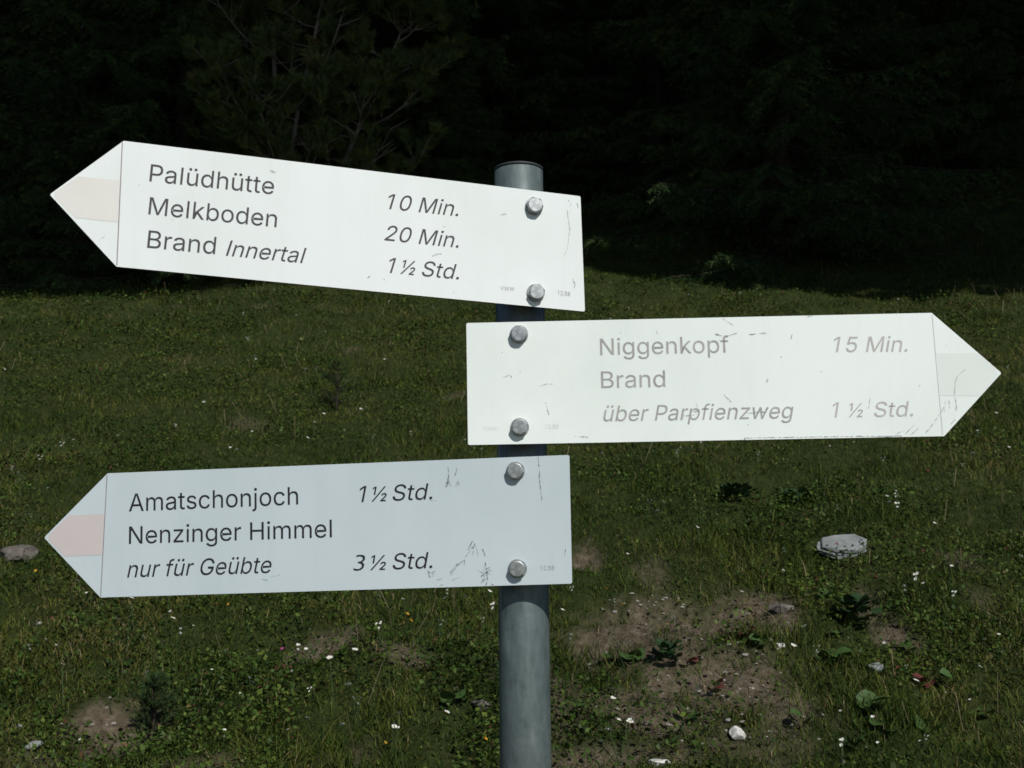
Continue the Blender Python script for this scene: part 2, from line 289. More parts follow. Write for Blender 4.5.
 'e': (404, [[(212,-8),(185,-7),(161,-2),(138,6),(117,16),(98,30),(82,46),(68,64),(56,85),(46,108),(40,132),(35,159),(34,187),(35,215),(39,242),(46,267),(55,290),(67,311),(81,329),(97,346),(115,359),(135,370),(157,378),(180,383),(205,384),(221,384),(236,382),(251,379),(266,374),(280,368),(294,361),(307,351),(319,341),(331,329),(341,315),(350,299),(357,282),(363,263),(368,242),(370,219),(371,194),(371,169),(75,169),(75,221),(338,221),(310,202),(309,220),(307,237),(303,254),(298,269),(291,282),(283,294),(273,305),(263,314),(250,321),(237,326),(222,329),(205,330),(189,329),(173,326),(159,321),(146,313),(135,304),(125,294),(116,282),(109,270),(103,256),(99,241),(97,226),(96,211),(96,178),(97,157),(100,139),(104,122),(110,106),(118,92),(128,80),(139,70),(151,61),(165,55),(179,50),(195,47),(212,46),(224,47),(234,48),(244,50),(254,53),(263,56),(271,61),(278,66),(285,73),(292,80),(297,88),(302,96),(306,105),(365,91),(360,77),(353,63),(345,51),(335,39),(324,29),(311,19),(298,11),(283,4),(266,-1),(249,-5),(231,-7)]]),
 'f': (254, [[(228,379),(228,327),(6,327),(6,379)],[(81,0),(81,432),(82,447),(84,461),(89,474),(96,486),(104,496),(113,505),(124,513),(135,519),(148,524),(161,527),(174,529),(187,530),(197,530),(207,529),(215,528),(222,527),(229,525),(234,524),(239,522),(243,521),(227,468),(215,472),(211,473),(206,473),(200,474),(195,474),(182,473),(171,470),(162,466),(154,460),(149,452),(145,443),(142,431),(142,419),(142,0)]]),
 'g': (425, [[(207,-151),(187,-150),(168,-148),(150,-144),(134,-140),(119,-134),(105,-127),(93,-119),(82,-110),(73,-101),(64,-91),(57,-80),(51,-69),(101,-41),(106,-47),(110,-53),(116,-59),(122,-66),(128,-72),(136,-78),(145,-83),(154,-88),(165,-92),(178,-95),(192,-97),(207,-97),(229,-96),(249,-92),(267,-85),(282,-75),(295,-62),(304,-47),(310,-28),(311,-6),(311,68),(306,68),(302,62),(298,56),(293,49),(287,41),(280,34),(272,28),(263,21),(252,16),(241,11),(227,8),(212,5),(195,5),(173,6),(152,10),(132,17),(113,27),(95,39),(80,53),(67,71),(55,90),(46,112),(39,136),(35,163),(34,191),(35,220),(39,246),(46,271),(55,293),(66,314),(80,332),(95,347),(112,361),(131,371),(152,378),(173,383),(196,384),(213,384),(228,382),(242,378),(253,373),(264,367),(273,360),(281,353),(288,346),(294,338),(299,331),(304,325),(308,319),(313,319),(313,379),(372,379),(372,-9),(371,-32),(367,-54),(360,-73),(350,-90),(338,-104),(324,-117),(308,-127),(291,-136),(271,-142),(251,-147),(229,-150)],[(205,59),(222,60),(237,63),(251,68),(264,75),(275,84),(285,95),(293,107),(300,121),(305,137),(309,154),(312,172),(312,193),(312,212),(309,231),(305,248),(300,264),(293,278),(285,291),(275,303),(264,312),(251,320),(237,325),(222,329),(205,330),(188,329),(172,325),(158,320),(145,312),(134,302),(124,290),(115,277),(109,262),(103,246),(99,229),(97,212),(96,193),(97,173),(99,155),(103,138),(109,123),(116,108),(124,96),(134,85),(145,76),(158,68),(172,63),(188,60)]]),
 'h': (410, [[(114,227),(114,0),(53,0),(53,509),(114,509),(114,287),(102,287),(112,312),(124,332),(137,349),(152,362),(169,372),(187,379),(207,383),(227,384),(246,383),(264,380),(280,376),(295,369),(309,360),(321,349),(332,336),(341,321),(348,304),(353,285),(356,264),(357,240),(357,0),(296,0),(296,235),(295,256),(290,275),(283,291),(273,304),(260,315),(246,323),(229,328),(210,329),(197,328),(184,326),(172,322),(161,317),(150,311),(141,303),(133,293),(126,283),(121,271),(117,257),(114,243)]]),
 'i': (167, [[(53,0),(53,379),(114,379),(114,0)],[(84,443),(75,444),(67,446),(60,449),(54,455),(48,461),(44,468),(42,475),(41,483),(42,491),(44,499),(48,506),(54,512),(60,517),(67,521),(75,523),(84,524),(92,523),(100,521),(107,517),(114,512),(119,506),(123,499),(126,491),(126,483),(126,475),(123,468),(119,461),(114,455),(107,449),(100,446),(92,444)]]),
 'j': (167, [[(53,379),(114,379),(114,-30),(113,-47),(111,-63),(107,-77),(102,-90),(95,-102),(86,-113),(76,-122),(65,-129),(52,-135),(37,-139),(21,-142),(4,-143),(-10,-143),(-10,-87),(2,-87),(14,-86),(25,-83),(34,-78),(40,-72),(46,-64),(50,-54),(52,-42),(53,-29)],[(83,443),(75,444),(67,446),(60,449),(53,455),(48,461),(44,468),(42,475),(41,483),(42,491),(44,499),(48,506),(53,512),(60,517),(67,521),(75,523),(83,524),(92,523),(100,521),(107,517),(114,512),(119,506),(123,499),(125,491),(126,483),(125,475),(123,468),(119,461),(114,455),(107,449),(100,446),(92,444)]]),
 'k': (381, [[(110,137),(110,212),(121,212),(284,379),(360,379),(184,199),(177,199)],[(53,0),(53,509),(114,509),(114,0)],[(294,0),(148,186),(191,229),(372,0)]]),
 'l': (186, [[(62,0),(62,509),(124,509),(124,0)]]),
 'm': (610, [[(53,0),(53,379),(112,379),(112,295),(108,295),(112,310),(118,323),(125,335),(132,346),(141,355),(151,363),(161,370),(172,376),(183,380),(195,384),(207,386),(219,386),(239,385),(257,380),(273,372),(287,361),(299,347),(309,331),(316,314),(321,295),(312,295),(317,308),(322,321),(329,332),(337,343),(347,353),(357,361),(368,369),(381,375),(394,380),(407,383),(422,385),(437,386),(453,385),(468,383),(483,378),(497,372),(510,364),(522,354),(532,342),(541,328),(548,313),(553,296),(556,276),(557,255),(557,0),(496,0),(496,254),(494,273),(490,289),(483,302),(473,313),(460,321),(447,326),(433,329),(419,330),(406,330),(395,328),(384,324),(374,320),(365,314),(358,307),(351,299),(345,290),(341,280),(338,270),(336,259),(335,247),(335,0),(274,0),(274,260),(273,275),(269,288),(262,301),(253,311),(242,320),(229,326),(215,329),(199,330),(188,330),(178,328),(168,325),(158,320),(148,314),(140,307),(132,299),(126,289),(121,278),(117,266),(114,253),(114,238),(114,0)]]),
 'n': (410, [[(114,227),(114,0),(53,0),(53,379),(112,379),(112,287),(102,287),(112,312),(124,332),(137,349),(152,362),(169,372),(187,379),(207,383),(227,384),(246,383),(264,380),(280,376),(295,369),(309,360),(321,349),(332,336),(341,321),(348,304),(353,285),(356,264),(357,240),(357,0),(296,0),(296,235),(295,256),(290,275),(283,291),(273,304),(260,315),(246,323),(229,328),(210,329),(197,328),(184,326),(172,322),(161,317),(150,311),(141,303),(133,293),(126,283),(121,271),(117,257),(114,243)]]),
 'o': (415, [[(207,-8),(182,-7),(159,-2),(137,6),(117,16),(98,30),(82,46),(68,64),(56,85),(46,108),(40,133),(36,159),(34,187),(36,216),(40,243),(46,268),(56,291),(68,312),(82,330),(98,346),(117,360),(137,371),(159,378),(182,383),(207,384),(233,383),(256,378),(278,371),(299,360),(317,346),(333,330),(347,312),(359,291),(369,268),(376,243),(380,216),(381,187),(380,159),(376,133),(369,108),(359,85),(347,64),(333,46),(317,30),(299,16),(278,6),(256,-2),(233,-7)],[(207,46),(226,48),(242,51),(257,57),(270,66),(282,76),(292,89),(300,102),(307,117),(312,134),(316,151),(318,169),(319,187),(318,206),(316,224),(312,242),(307,258),(300,274),(292,287),(282,300),(270,310),(257,319),(242,325),(226,329),(207,330),(189,329),(173,325),(158,319),(145,310),(134,300),(124,287),(115,274),(108,258),(103,242),(99,224),(97,206),(96,187),(97,169),(99,151),(103,134),(108,117),(115,102),(124,89),(134,76),(145,66),(158,57),(173,51),(189,48)]]),
 'p': (424, [[(53,-143),(53,379),(112,379),(112,319),(118,319),(122,325),(126,331),(131,338),(137,346),(144,353),(152,360),(161,367),(171,373),(183,378),(197,381),(212,384),(229,384),(252,383),(274,378),(294,371),(313,361),(330,347),(345,332),(359,313),(370,293),(379,270),(385,245),(389,218),(390,189),(389,160),(385,133),(379,108),(370,84),(359,64),(346,45),(330,29),(313,16),(294,5),(274,-2),(252,-7),(229,-8),(213,-7),(198,-5),(184,-1),(173,4),(162,10),(153,17),(145,24),(138,31),(132,39),(127,46),(122,53),(118,59),(114,59),(114,-143)],[(220,47),(237,48),(253,51),(267,57),(279,66),(291,76),(301,88),(309,101),(316,117),(321,133),(325,151),(327,170),(328,189),(327,209),(325,227),(321,245),(316,261),(309,276),(301,290),(291,301),(280,311),(267,319),(253,325),(237,329),(220,330),(203,329),(188,325),(174,320),(161,312),(150,302),(140,291),(132,278),(125,263),(120,247),(116,229),(113,210),(113,189),(113,169),(116,150),(120,132),(125,115),(132,100),(140,86),(150,75),(162,65),(174,57),(188,51),(204,48)]]),
 'r': (259, [[(53,0),(53,379),(112,379),(112,321),(115,321),(122,335),(130,347),(140,358),(152,367),(166,375),(181,380),(196,384),(213,385),(229,384),(243,384),(243,322),(230,324),(224,325),(219,325),(213,326),(207,326),(194,325),(182,323),(170,319),(159,315),(149,309),(140,301),(132,293),(126,284),(121,273),(117,262),(114,250),(114,237),(114,0)]]),
 's': (365, [[(182,-8),(163,-7),(145,-5),(128,-2),(112,3),(98,10),(84,18),(72,27),(62,38),(53,50),(45,63),(40,78),(36,94),(94,107),(99,92),(105,79),(114,69),(124,60),(136,54),(150,49),(165,46),(181,45),(200,46),(217,50),(232,55),(244,62),(255,71),(262,81),(267,91),(268,103),(267,112),(265,121),(260,129),(254,136),(246,142),(237,147),(225,151),(212,155),(149,170),(125,177),(104,186),(87,196),(72,208),(61,222),(53,237),(48,255),(47,274),(48,290),(51,305),(57,319),(65,332),(75,343),(87,354),(100,363),(115,370),(131,377),(149,381),(167,384),(187,384),(206,384),(223,381),(239,378),(254,372),(267,366),(279,358),(290,349),(299,339),(307,328),(314,316),(319,303),(324,290),(268,277),(264,288),(258,298),(251,307),(243,316),(232,323),(219,328),(205,331),(187,333),(171,332),(156,329),(143,324),(131,317),(121,308),(114,299),(110,289),(109,277),(110,267),(112,258),(117,250),(124,243),(133,237),(144,232),(157,227),(172,223),(229,209),(254,202),(275,194),(292,183),(306,171),(317,158),(325,142),(330,125),(331,107),(330,90),(326,75),(321,61),(312,47),(302,35),(290,24),(276,15),(260,6),(242,0),(223,-5),(203,-7)]]),
 't': (227, [[(204,379),(204,327),(6,327),(6,379)],[(65,471),(126,471),(126,98),(127,86),(128,76),(132,68),(136,61),(142,56),(150,53),(159,51),(170,50),(185,51),(202,54),(213,2),(208,0),(203,-1),(198,-2),(192,-3),(186,-3),(180,-4),(174,-4),(168,-4),(145,-3),(125,2),(107,10),(92,21),(80,35),(72,52),(67,71),(65,93)]]),
 'u': (410, [[(182,-5),(164,-4),(146,-1),(130,4),(115,11),(101,20),(89,31),(78,44),(69,59),(62,76),(57,95),(54,116),(53,139),(53,379),(114,379),(114,144),(115,123),(119,105),(127,89),(137,75),(150,64),(164,56),(181,52),(200,50),(213,51),(226,53),(238,57),(249,62),(259,69),(268,77),(276,86),(283,97),(289,109),(293,122),(295,137),(296,153),(296,379),(357,379),(357,0),(298,0),(298,92),(307,92),(297,67),(286,47),(272,30),(257,17),(240,7),(222,0),(203,-4)]]),
 'w': (567, [[(138,0),(23,379),(87,379),(133,214),(138,196),(143,177),(149,157),(154,137),(159,115),(165,91),(170,67),(175,41),(165,41),(170,66),(175,90),(180,113),(186,135),(191,156),(196,176),(201,195),(206,214),(252,379),(316,379),(362,214),(366,196),(371,176),(376,157),(382,136),(387,114),(392,91),(397,67),(402,41),(391,41),(397,66),(402,90),(408,113),(413,135),(418,156),(423,176),(429,195),(434,214),(480,379),(545,379),(429,0),(368,0),(319,172),(305,225),(301,239),(297,252),(294,266),(291,280),(277,338),(291,338),(277,280),(263,225),(259,211),(255,198),(252,185),(248,172),(199,0)]]),
 'z': (380, [[(42,0),(42,46),(254,320),(254,323),(48,323),(48,379),(333,379),(333,331),(126,60),(126,56),(339,56),(339,0)]]),
 '½': (585, [[(148,509),(148,231),(94,231),(94,462),(91,462),(25,412),(25,466),(82,509)],[(61,0),(410,509),(468,509),(119,0)],[(364,0),(364,37),(458,137),(467,146),(474,155),(481,163),(487,170),(491,178),(494,185),(496,193),(497,201),(496,209),(494,216),(490,222),(484,227),(478,231),(471,234),(463,235),(455,236),(446,235),(439,233),(432,230),(426,226),(421,221),(417,214),(415,207),(414,198),(362,198),(364,216),(369,233),(377,247),(389,258),(403,268),(419,275),(437,279),(456,280),(476,279),(494,275),(510,268),(524,258),(535,246),(543,233),(548,218),(549,202),(549,196),(548,189),(546,182),(544,175),(540,168),(536,160),(530,151),(523,141),(515,131),(505,119),(493,105),(479,90),(440,49),(440,46),(553,46),(553,0)]]),
 'ü': (410, [[(182,-5),(164,-4),(146,-1),(130,4),(115,11),(101,20),(89,31),(78,44),(69,59),(62,76),(57,95),(54,116),(53,139),(53,379),(114,379),(114,144),(115,123),(119,105),(127,89),(137,75),(150,64),(164,56),(181,52),(200,50),(213,51),(226,53),(238,57),(249,62),(259,69),(268,77),(276,86),(283,97),(289,109),(293,122),(295,137),(296,153),(296,379),(357,379),(357,0),(298,0),(298,92),(307,92),(297,67),(286,47),(272,30),(257,17),(240,7),(222,0),(203,-4)],[(277,443),(269,444),(261,446),(254,449),(248,455),(243,461),(239,468),(237,475),(236,483),(237,491),(239,499),(243,505),(248,512),(254,517),(261,520),(269,523),(277,523),(285,523),(292,520),(299,517),(305,512),(311,505),(314,499),(316,491),(317,483),(316,475),(314,468),(311,461),(305,455),(299,449),(292,446),(285,444)],[(133,443),(125,444),(118,446),(111,449),(104,455),(99,461),(96,468),(93,475),(93,483),(93,491),(96,499),(99,505),(104,512),(111,517),(118,520),(125,523),(133,523),(141,523),(149,520),(155,517),(162,512),(167,505),(170,499),(173,491),(173,483),(173,475),(170,468),(167,461),(162,455),(155,449),(149,446),(141,444)]]),
 ' ': (188, []),
}

# ------------------------------------------------------------------ terrain
EARTH = [  # bare patches: pixel centre, pixel radii, strength
    (650, 625, 105, 34, 1.0), (742, 612, 60, 20, .95), (886, 612, 26, 34, .95), (640, 702, 50, 26, .8),
    (325, 648, 34, 14, .95), (112, 738, 52, 34, 1.0), (215, 762, 60, 14, .8), (402, 652, 36, 13, .75),
    (587, 556, 17, 24, .9), (725, 685, 105, 50, .95), (690, 655, 90, 28, .85), (250, 425, 30, 7, .45), (605, 760, 80, 14, .8),
    (820, 700, 40, 16, .45), (760, 740, 60, 22, .45), (352, 757, 40, 14, .6), (985, 600, 20, 12, .5),
    (505, 640, 40, 30, .45), (560, 690, 35, 40, .5), (25, 760, 40, 14, .5), (960, 556, 20, 8, .5),
]


def height0(x, y):
    x = np.asarray(x, dtype=np.float64); y = np.asarray(y, dtype=np.float64)
    z = np.where(y > 0, 0.355 * y, 0.30 * y)
    z = z + 0.10 * np.log1p(np.exp(np.clip((y - 15) * 1.2, -40, 40))) / 1.2      # steeper in the wood
    z = z + 0.012 * x * np.clip(y / 6, 0, 1)
    z = z + 1.3 * np.exp(-((x - 8.8) ** 2 / 14 + (y - 14.5) ** 2 / 16))           # bank to the right
    far = np.clip((y - 3) / 6, 0, 1)
    z = z + (fbm(x * 0.35, y * 0.35, 3, 3) - 0.5) * 0.55 * far
    z = z + (fbm(x * 1.3, y * 1.3, 11, 3) - 0.5) * 0.14
    z = z + 1.2 * np.exp(-((x - 1.3) ** 2 / 2.6 + (y - 16.5) ** 2 / 7))           # rise behind the post
    z = z + (fbm(x * 4.2, y * 4.2, 21, 3) - 0.5) * 0.115
    z = z + (fbm(x * 10.0, y * 10.0, 23, 2) - 0.5) * 0.03
    return z


def hit0(px, py):
    """first point of the smooth hillside on the sight line of a pixel"""
    d = ray(px, py)
    t = np.arange(1.6, 60, 0.02)
    X = CAMP.x + d.x * t; Y = CAMP.y + d.y * t; Z = CAMP.z + d.z * t
    below = np.nonzero(Z < height0(X, Y))[0]
    i = below[0] if len(below) else len(t) - 1
    return float(X[i]), float(Y[i])


EARTH_W = []
for px, py, rx, ry, s in EARTH:
    cx, cy = hit0(px, py)
    x1, _ = hit0(px + rx, py)
    _, y1 = hit0(px, py - ry)
    _, y2 = hit0(px, py + ry)
    EARTH_W.append((cx, cy, abs(x1 - cx), max(0.06, (y1 - y2) / 2), s))
HOLLOW = [hit0(785, 500) + (0.34, 0.13), hit0(880, 600) + (0.12, 0.12), hit0(655, 600) + (0.35, 0.06),
          hit0(640, 300) + (1.2, 0.35)]


def earth_mask(x, y):
    x = np.asarray(x, dtype=np.float64); y = np.asarray(y, dtype=np.float64)
    m = np.zeros_like(x)
    wob = (fbm(x * 4.5, y * 4.5, 41, 4) - 0.5) * 2.2 + (fbm(x * 21, y * 21, 43, 3) - 0.5) * 1.7
    for cx, cy, rx, ry, s in EARTH_W:
        d = ((x - cx) / rx) ** 2 + ((y - cy) / ry) ** 2
        m = np.maximum(m, s * np.clip(1.25 - d + wob, 0, 1))
    # scattered worn spots of the pasture
    m = np.maximum(m, np.clip((fbm(x * 1.7, y * 1.7, 77, 4) - 0.80) * 7, 0, 0.5))
    return m


def height(x, y):
    z = height0(x, y)
    for cx, cy, rx, ry in HOLLOW:
        d = ((x - cx) / rx) ** 2 + ((y - cy) / ry) ** 2
        z = z - 0.07 * np.exp(-d)
    e = earth_mask(x, y)
    return z - 0.025 * e + e * 0.05 * (fbm(x * 13, y * 13, 51, 3) - 0.5)


def hit(px, py):
    d = ray(px, py)
    t = np.arange(1.6, 60, 0.01)
    X = CAMP.x + d.x * t; Y = CAMP.y + d.y * t; Z = CAMP.z + d.z * t
    below = np.nonzero(Z < height(X, Y))[0]
    i = below[0] if len(below) else len(t) - 1
    return Vector((float(X[i]), float(Y[i]), float(height(X[i:i + 1], Y[i:i + 1])[0])))


def hz(x, y):
    return float(height(np.array([x]), np.array([y]))[0])


gx = np.concatenate([np.linspace(-90, -12, 50, endpoint=False), np.linspace(-12, -4, 110, endpoint=False),
                     np.linspace(-4, 4, 260, endpoint=False), np.linspace(4, 12, 110, endpoint=False), np.linspace(12, 90, 51)])
gy = np.concatenate([np.linspace(-70, 0, 40, endpoint=False), np.linspace(0, 2, 20, endpoint=False), np.linspace(2, 8, 240, endpoint=False),
                     np.linspace(8, 18, 170, endpoint=False), np.linspace(18, 120, 60)])
GX, GY = np.meshgrid(gx, gy)
GZ = height(GX.ravel(), GY.ravel())
nx, ny = len(gx), len(gy)
ii = np.arange(nx * ny).reshape(ny, nx)
quads = np.stack([ii[:-1, :-1], ii[:-1, 1:], ii[1:, 1:], ii[1:, :-1]], -1).reshape(-1, 4)
EM = earth_mask(GX.ravel(), GY.ravel())
me = np_mesh('ground', np.stack([GX.ravel(), GY.ravel(), GZ], 1), quads, 4, {'earth': EM}, smooth=True)
m_ground, nt, b = new_mat('hillside_soil')
n1 = noise_node(nt, 38, 6, 0.7)
r_soil = ramp_node(nt, [(0.3, (.055, .043, .029)), (0.48, (.115, .091, .062)), (0.64, (.18, .148, .108)), (0.78, (.30, .265, .21))], n1.outputs['Fac'])
n2 = noise_node(nt, 22, 6, 0.7)
r_gr = ramp_node(nt, [(0.3, (.016, .024, .006)), (0.55, (.030, .042, .011)), (0.75, (.05, .052, .018))], n2.outputs['Fac'])
at = nt.nodes.new('ShaderNodeAttribute'); at.attribute_name = 'earth'
mx = nt.nodes.new('ShaderNodeMix'); mx.data_type = 'RGBA'
nt.links.new(at.outputs['Fac'], mx.inputs['Factor'])
nt.links.new(r_gr.outputs[0], mx.inputs[6]); nt.links.new(r_soil.outputs[0], mx.inputs[7])
nt.links.new(mx.outputs[2], b.inputs['Base Color'])
b.inputs['Roughness'].default_value = 0.95
b.inputs['Specular IOR Level'].default_value = 0.1
bump_node(nt, n1.outputs['Fac'], 0.9, 0.03, b)
ground = link('ground', me, m_ground)
tag(ground, kind='structure')

# ------------------------------------------------------------------ signpost
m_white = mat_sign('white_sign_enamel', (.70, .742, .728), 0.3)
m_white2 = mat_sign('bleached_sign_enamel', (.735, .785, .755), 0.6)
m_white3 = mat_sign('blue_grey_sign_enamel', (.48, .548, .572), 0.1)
m_edge = mat_noise('weathered_sign_edge', [(0.3, (.10, .035, .022)), (0.7, (.22, .11, .08))], 60, 0.7)
m_back = mat_plain('sign_back_aluminium', (.45, .46, .46), 0.45, 0.7)
m_ink = mat_plain('black_ink', (.016, .017, .022), 0.6)
m_ink1 = mat_plain('dark_grey_ink', (.058, .055, .06), 0.6)
m_ink2 = mat_noise('faded_grey_ink', [(0.3, (.26, .26, .25)), (0.7, (.40, .39, .38))], 45, 0.6)
m_ink2b = mat_noise('very_faded_grey_ink', [(0.3, (.37, .355, .345)), (0.7, (.49, .475, .46))], 45, 0.6)
m_tiny = mat_plain('small_grey_print', (.33, .34, .34), 0.6)
m_tiny2 = mat_plain('very_faded_print', (.66, .68, .65), 0.6)
m_band1 = mat_noise('faded_beige_band', [(0.3, (.63, .625, .585)), (0.7, (.67, .665, .62))], 14, 0.5)
m_band2 = mat_noise('bleached_grey_band', [(0.3, (.64, .69, .655)), (0.7, (.675, .725, .69))], 14, 0.45)
m_band3 = mat_noise('faded_pink_band', [(0.3, (.50, .45, .44)), (0.7, (.535, .485, .475))], 14, 0.5)
m_line = mat_plain('grey_fold_line', (.25, .22, .23), 0.6)
m_line2 = mat_plain('faint_fold_line', (.66, .68, .66), 0.6)
m_scr_d = mat_scratch('dark_scratch', [(0.35, (.11, .13, .135)), (0.7, (.27, .31, .32))])
m_scr_m = mat_scratch('light_scratch', [(0.35, (.19, .21, .205)), (0.7, (.40, .43, .42))])
m_scr_3 = mat_scratch('grey_smudge', [(0.35, (.25, .31, .32)), (0.7, (.36, .43, .45))])
m_scr_l = mat_scratch('dirt_smear', [(0.35, (.42, .46, .44)), (0.7, (.52, .56, .54))])

# galvanised tube: mottled zinc
m_zinc, nt, b = new_mat('galvanised_steel')
n1 = noise_node(nt, 27, 8, 0.72, stretch=(1, 1, .95))
n2 = noise_node(nt, 150, 3, 0.6, stretch=(1, 1, .25))
mxn = nt.nodes.new('ShaderNodeMix'); mxn.data_type = 'FLOAT'; mxn.inputs['Factor'].default_value = 0.35
nt.links.new(n1.outputs['Fac'], mxn.inputs[2]); nt.links.new(n2.outputs['Fac'], mxn.inputs[3])
rz_ = ramp_node(nt, [(0.32, (.045, .062, .062)), (0.45, (.09, .118, .118)), (0.55, (.115, .147, .146)), (0.68, (.18, .222, .22))], mxn.outputs[0])
nt.links.new(rz_.outputs[0], b.inputs['Base Color'])
b.inputs['Metallic'].default_value = 0.35
rr = ramp_node(nt, [(0.3, (.58, .58, .58)), (0.7, (.38, .38, .38))], n1.outputs['Fac'])
nt.links.new(rr.outputs[0], b.inputs['Roughness'])
bump_node(nt, n2.outputs['Fac'], 0.15, 0.001, b)
m_bolt = mat_noise('zinc_bolt_steel', [(0.3, (.20, .215, .215)), (0.5, (.36, .38, .375)), (0.7, (.50, .52, .51))], 190, 0.42, 0.75, bump=0.10, bdist=0.001)
m_cap = mat_plain('dark_cap_plastic', (.035, .042, .045), 0.55)

POST_Y, POST_R = 1.15, 0.0273
ptop = at_depth(518.8, 160.5, POST_Y - POST_R); ptop.y = POST_Y
pbot = at_depth(525.6, 768, POST_Y)
pdir = (pbot - ptop).normalized()
pbase = ptop + pdir * ((ptop.z - hz(0.02, POST_Y) + 0.12) / -pdir.z)
post = empty('signpost', (pbase.x, pbase.y, hz(pbase.x, pbase.y)))
tag(post, 'grey galvanised steel post carrying three white arrow-shaped hiking signs with black lettering', 'signpost')
bpy.context.view_layer.update()


def lathe(name, prof, base, axis, mat, parent, seg=64, smooth=True):
    """prof: list of (radius, distance along axis) from base"""
    z = axis.normalized(); x = z.orthogonal().normalized(); y = z.cross(x)
    bm = bmesh.new(); rings = []
    for r, h in prof:
        rings.append([bm.verts.new(base + z * h + (x * math.cos(a) + y * math.sin(a)) * r) for a in [2 * math.pi * k / seg for k in range(seg)]])
    for a, b_ in zip(rings, rings[1:]):
        for k in range(seg):
            bm.faces.new((a[k], a[(k + 1) % seg], b_[(k + 1) % seg], b_[k]))
    bm.faces.new(rings[-1]); bm.faces.new(rings[0][::-1])
    o = link(name, bm_mesh(name, bm), mat, parent)
    if smooth:
        for p in o.data.polygons:
            p.use_smooth = len(p.vertices) == 4
    return o


rel = -post.location
L = (ptop - pbase).length
up = -pdir
lathe('pole', [(POST_R, 0), (POST_R, L - 0.0045), (POST_R - 0.0012, L - 0.0035)], pbase + rel, up, m_zinc, post)
lathe('pole_cap', [(POST_R - 0.002, L - 0.0040), (POST_R + 0.0002, L - 0.0026), (POST_R + 0.0002, L - 0.0008), (POST_R - 0.0012, L), ], pbase + rel, up, m_cap, post)


class Plane:
    def __init__(self, px, py, yaw, gap=0.018):
        n = Vector((-math.sin(yaw), math.cos(yaw), 0))
        self.o = at_depth(px, py, POST_Y - POST_R - gap)
        self.u = Vector((math.cos(yaw), math.sin(yaw), 0)); self.n = n; self.yaw = yaw

    def uv(self, px, py):
        d = ray(px, py)
        t = (self.o - CAMP).dot(self.n) / d.dot(self.n)
        q = CAMP + d * t - self.o
        return Vector((q.dot(self.u), q.z))


def flat_mesh(name, polys, y, mat, parent):
    """polys: list of 2-D outlines, triangulated flat at local y"""
    V, Fs = [], []
    for poly in polys:
        tri = tessellate_polygon([[Vector((p[0], p[1], 0)) for p in poly]])
        o = len(V); V += [(p[0], y, p[1]) for p in poly]
        for t in tri:
            a, b_, c = (Vector(poly[k]) for k in t)
            cr = (b_ - a).cross(c - a)
            if abs(cr) < 1e-14:
                continue
            Fs.append((o + t[0], o + t[1], o + t[2]) if cr > 0 else (o + t[0], o + t[2], o + t[1]))
    me = bpy.data.meshes.new(name); me.from_pydata(V, [], Fs); me.update()
    return link(name, me, mat, parent)


def ribbons(name, lines, y, mat, parent, pl):
    """each line (pixel polyline, width in px) becomes one thin hand-wobbled strip of its own"""
    rnd = random.Random(5)
    for pts, w in lines:
        p = [pl.uv(*q) for q in pts]
        wob = 0.00028 if name != 'tip_line' else 0.0
        q = []
        for a, b_ in zip(p, p[1:]):
            n = max(1, int((b_ - a).length / 0.0035))
            for k in range(n):
                q.append(a.lerp(b_, k / n) + Vector((rnd.uniform(-1, 1), rnd.uniform(-1, 1))) * wob * (k > 0))
        q.append(p[-1])
        V, Fs = [], []
        for k, c in enumerate(q):
            t = (q[min(k + 1, len(q) - 1)] - q[max(k - 1, 0)])
            t = t.normalized() if t.length > 1e-7 else Vector((1, 0))
            nrm = Vector((-t.y, t.x))
            f = w * (0.00050 if wob else 0.00034) * (rnd.uniform(.3, 1.15) if wob else 1.0)
            V += [(c.x - nrm.x * f, y, c.y - nrm.y * f), (c.x + nrm.x * f, y, c.y + nrm.y * f)]
        for k in range(len(q) - 1):
            Fs.append((2 * k, 2 * k + 2, 2 * k + 3, 2 * k + 1))
        me = bpy.data.meshes.new(name); me.from_pydata(V, [], Fs); me.update()
        link(name, me, mat, parent)


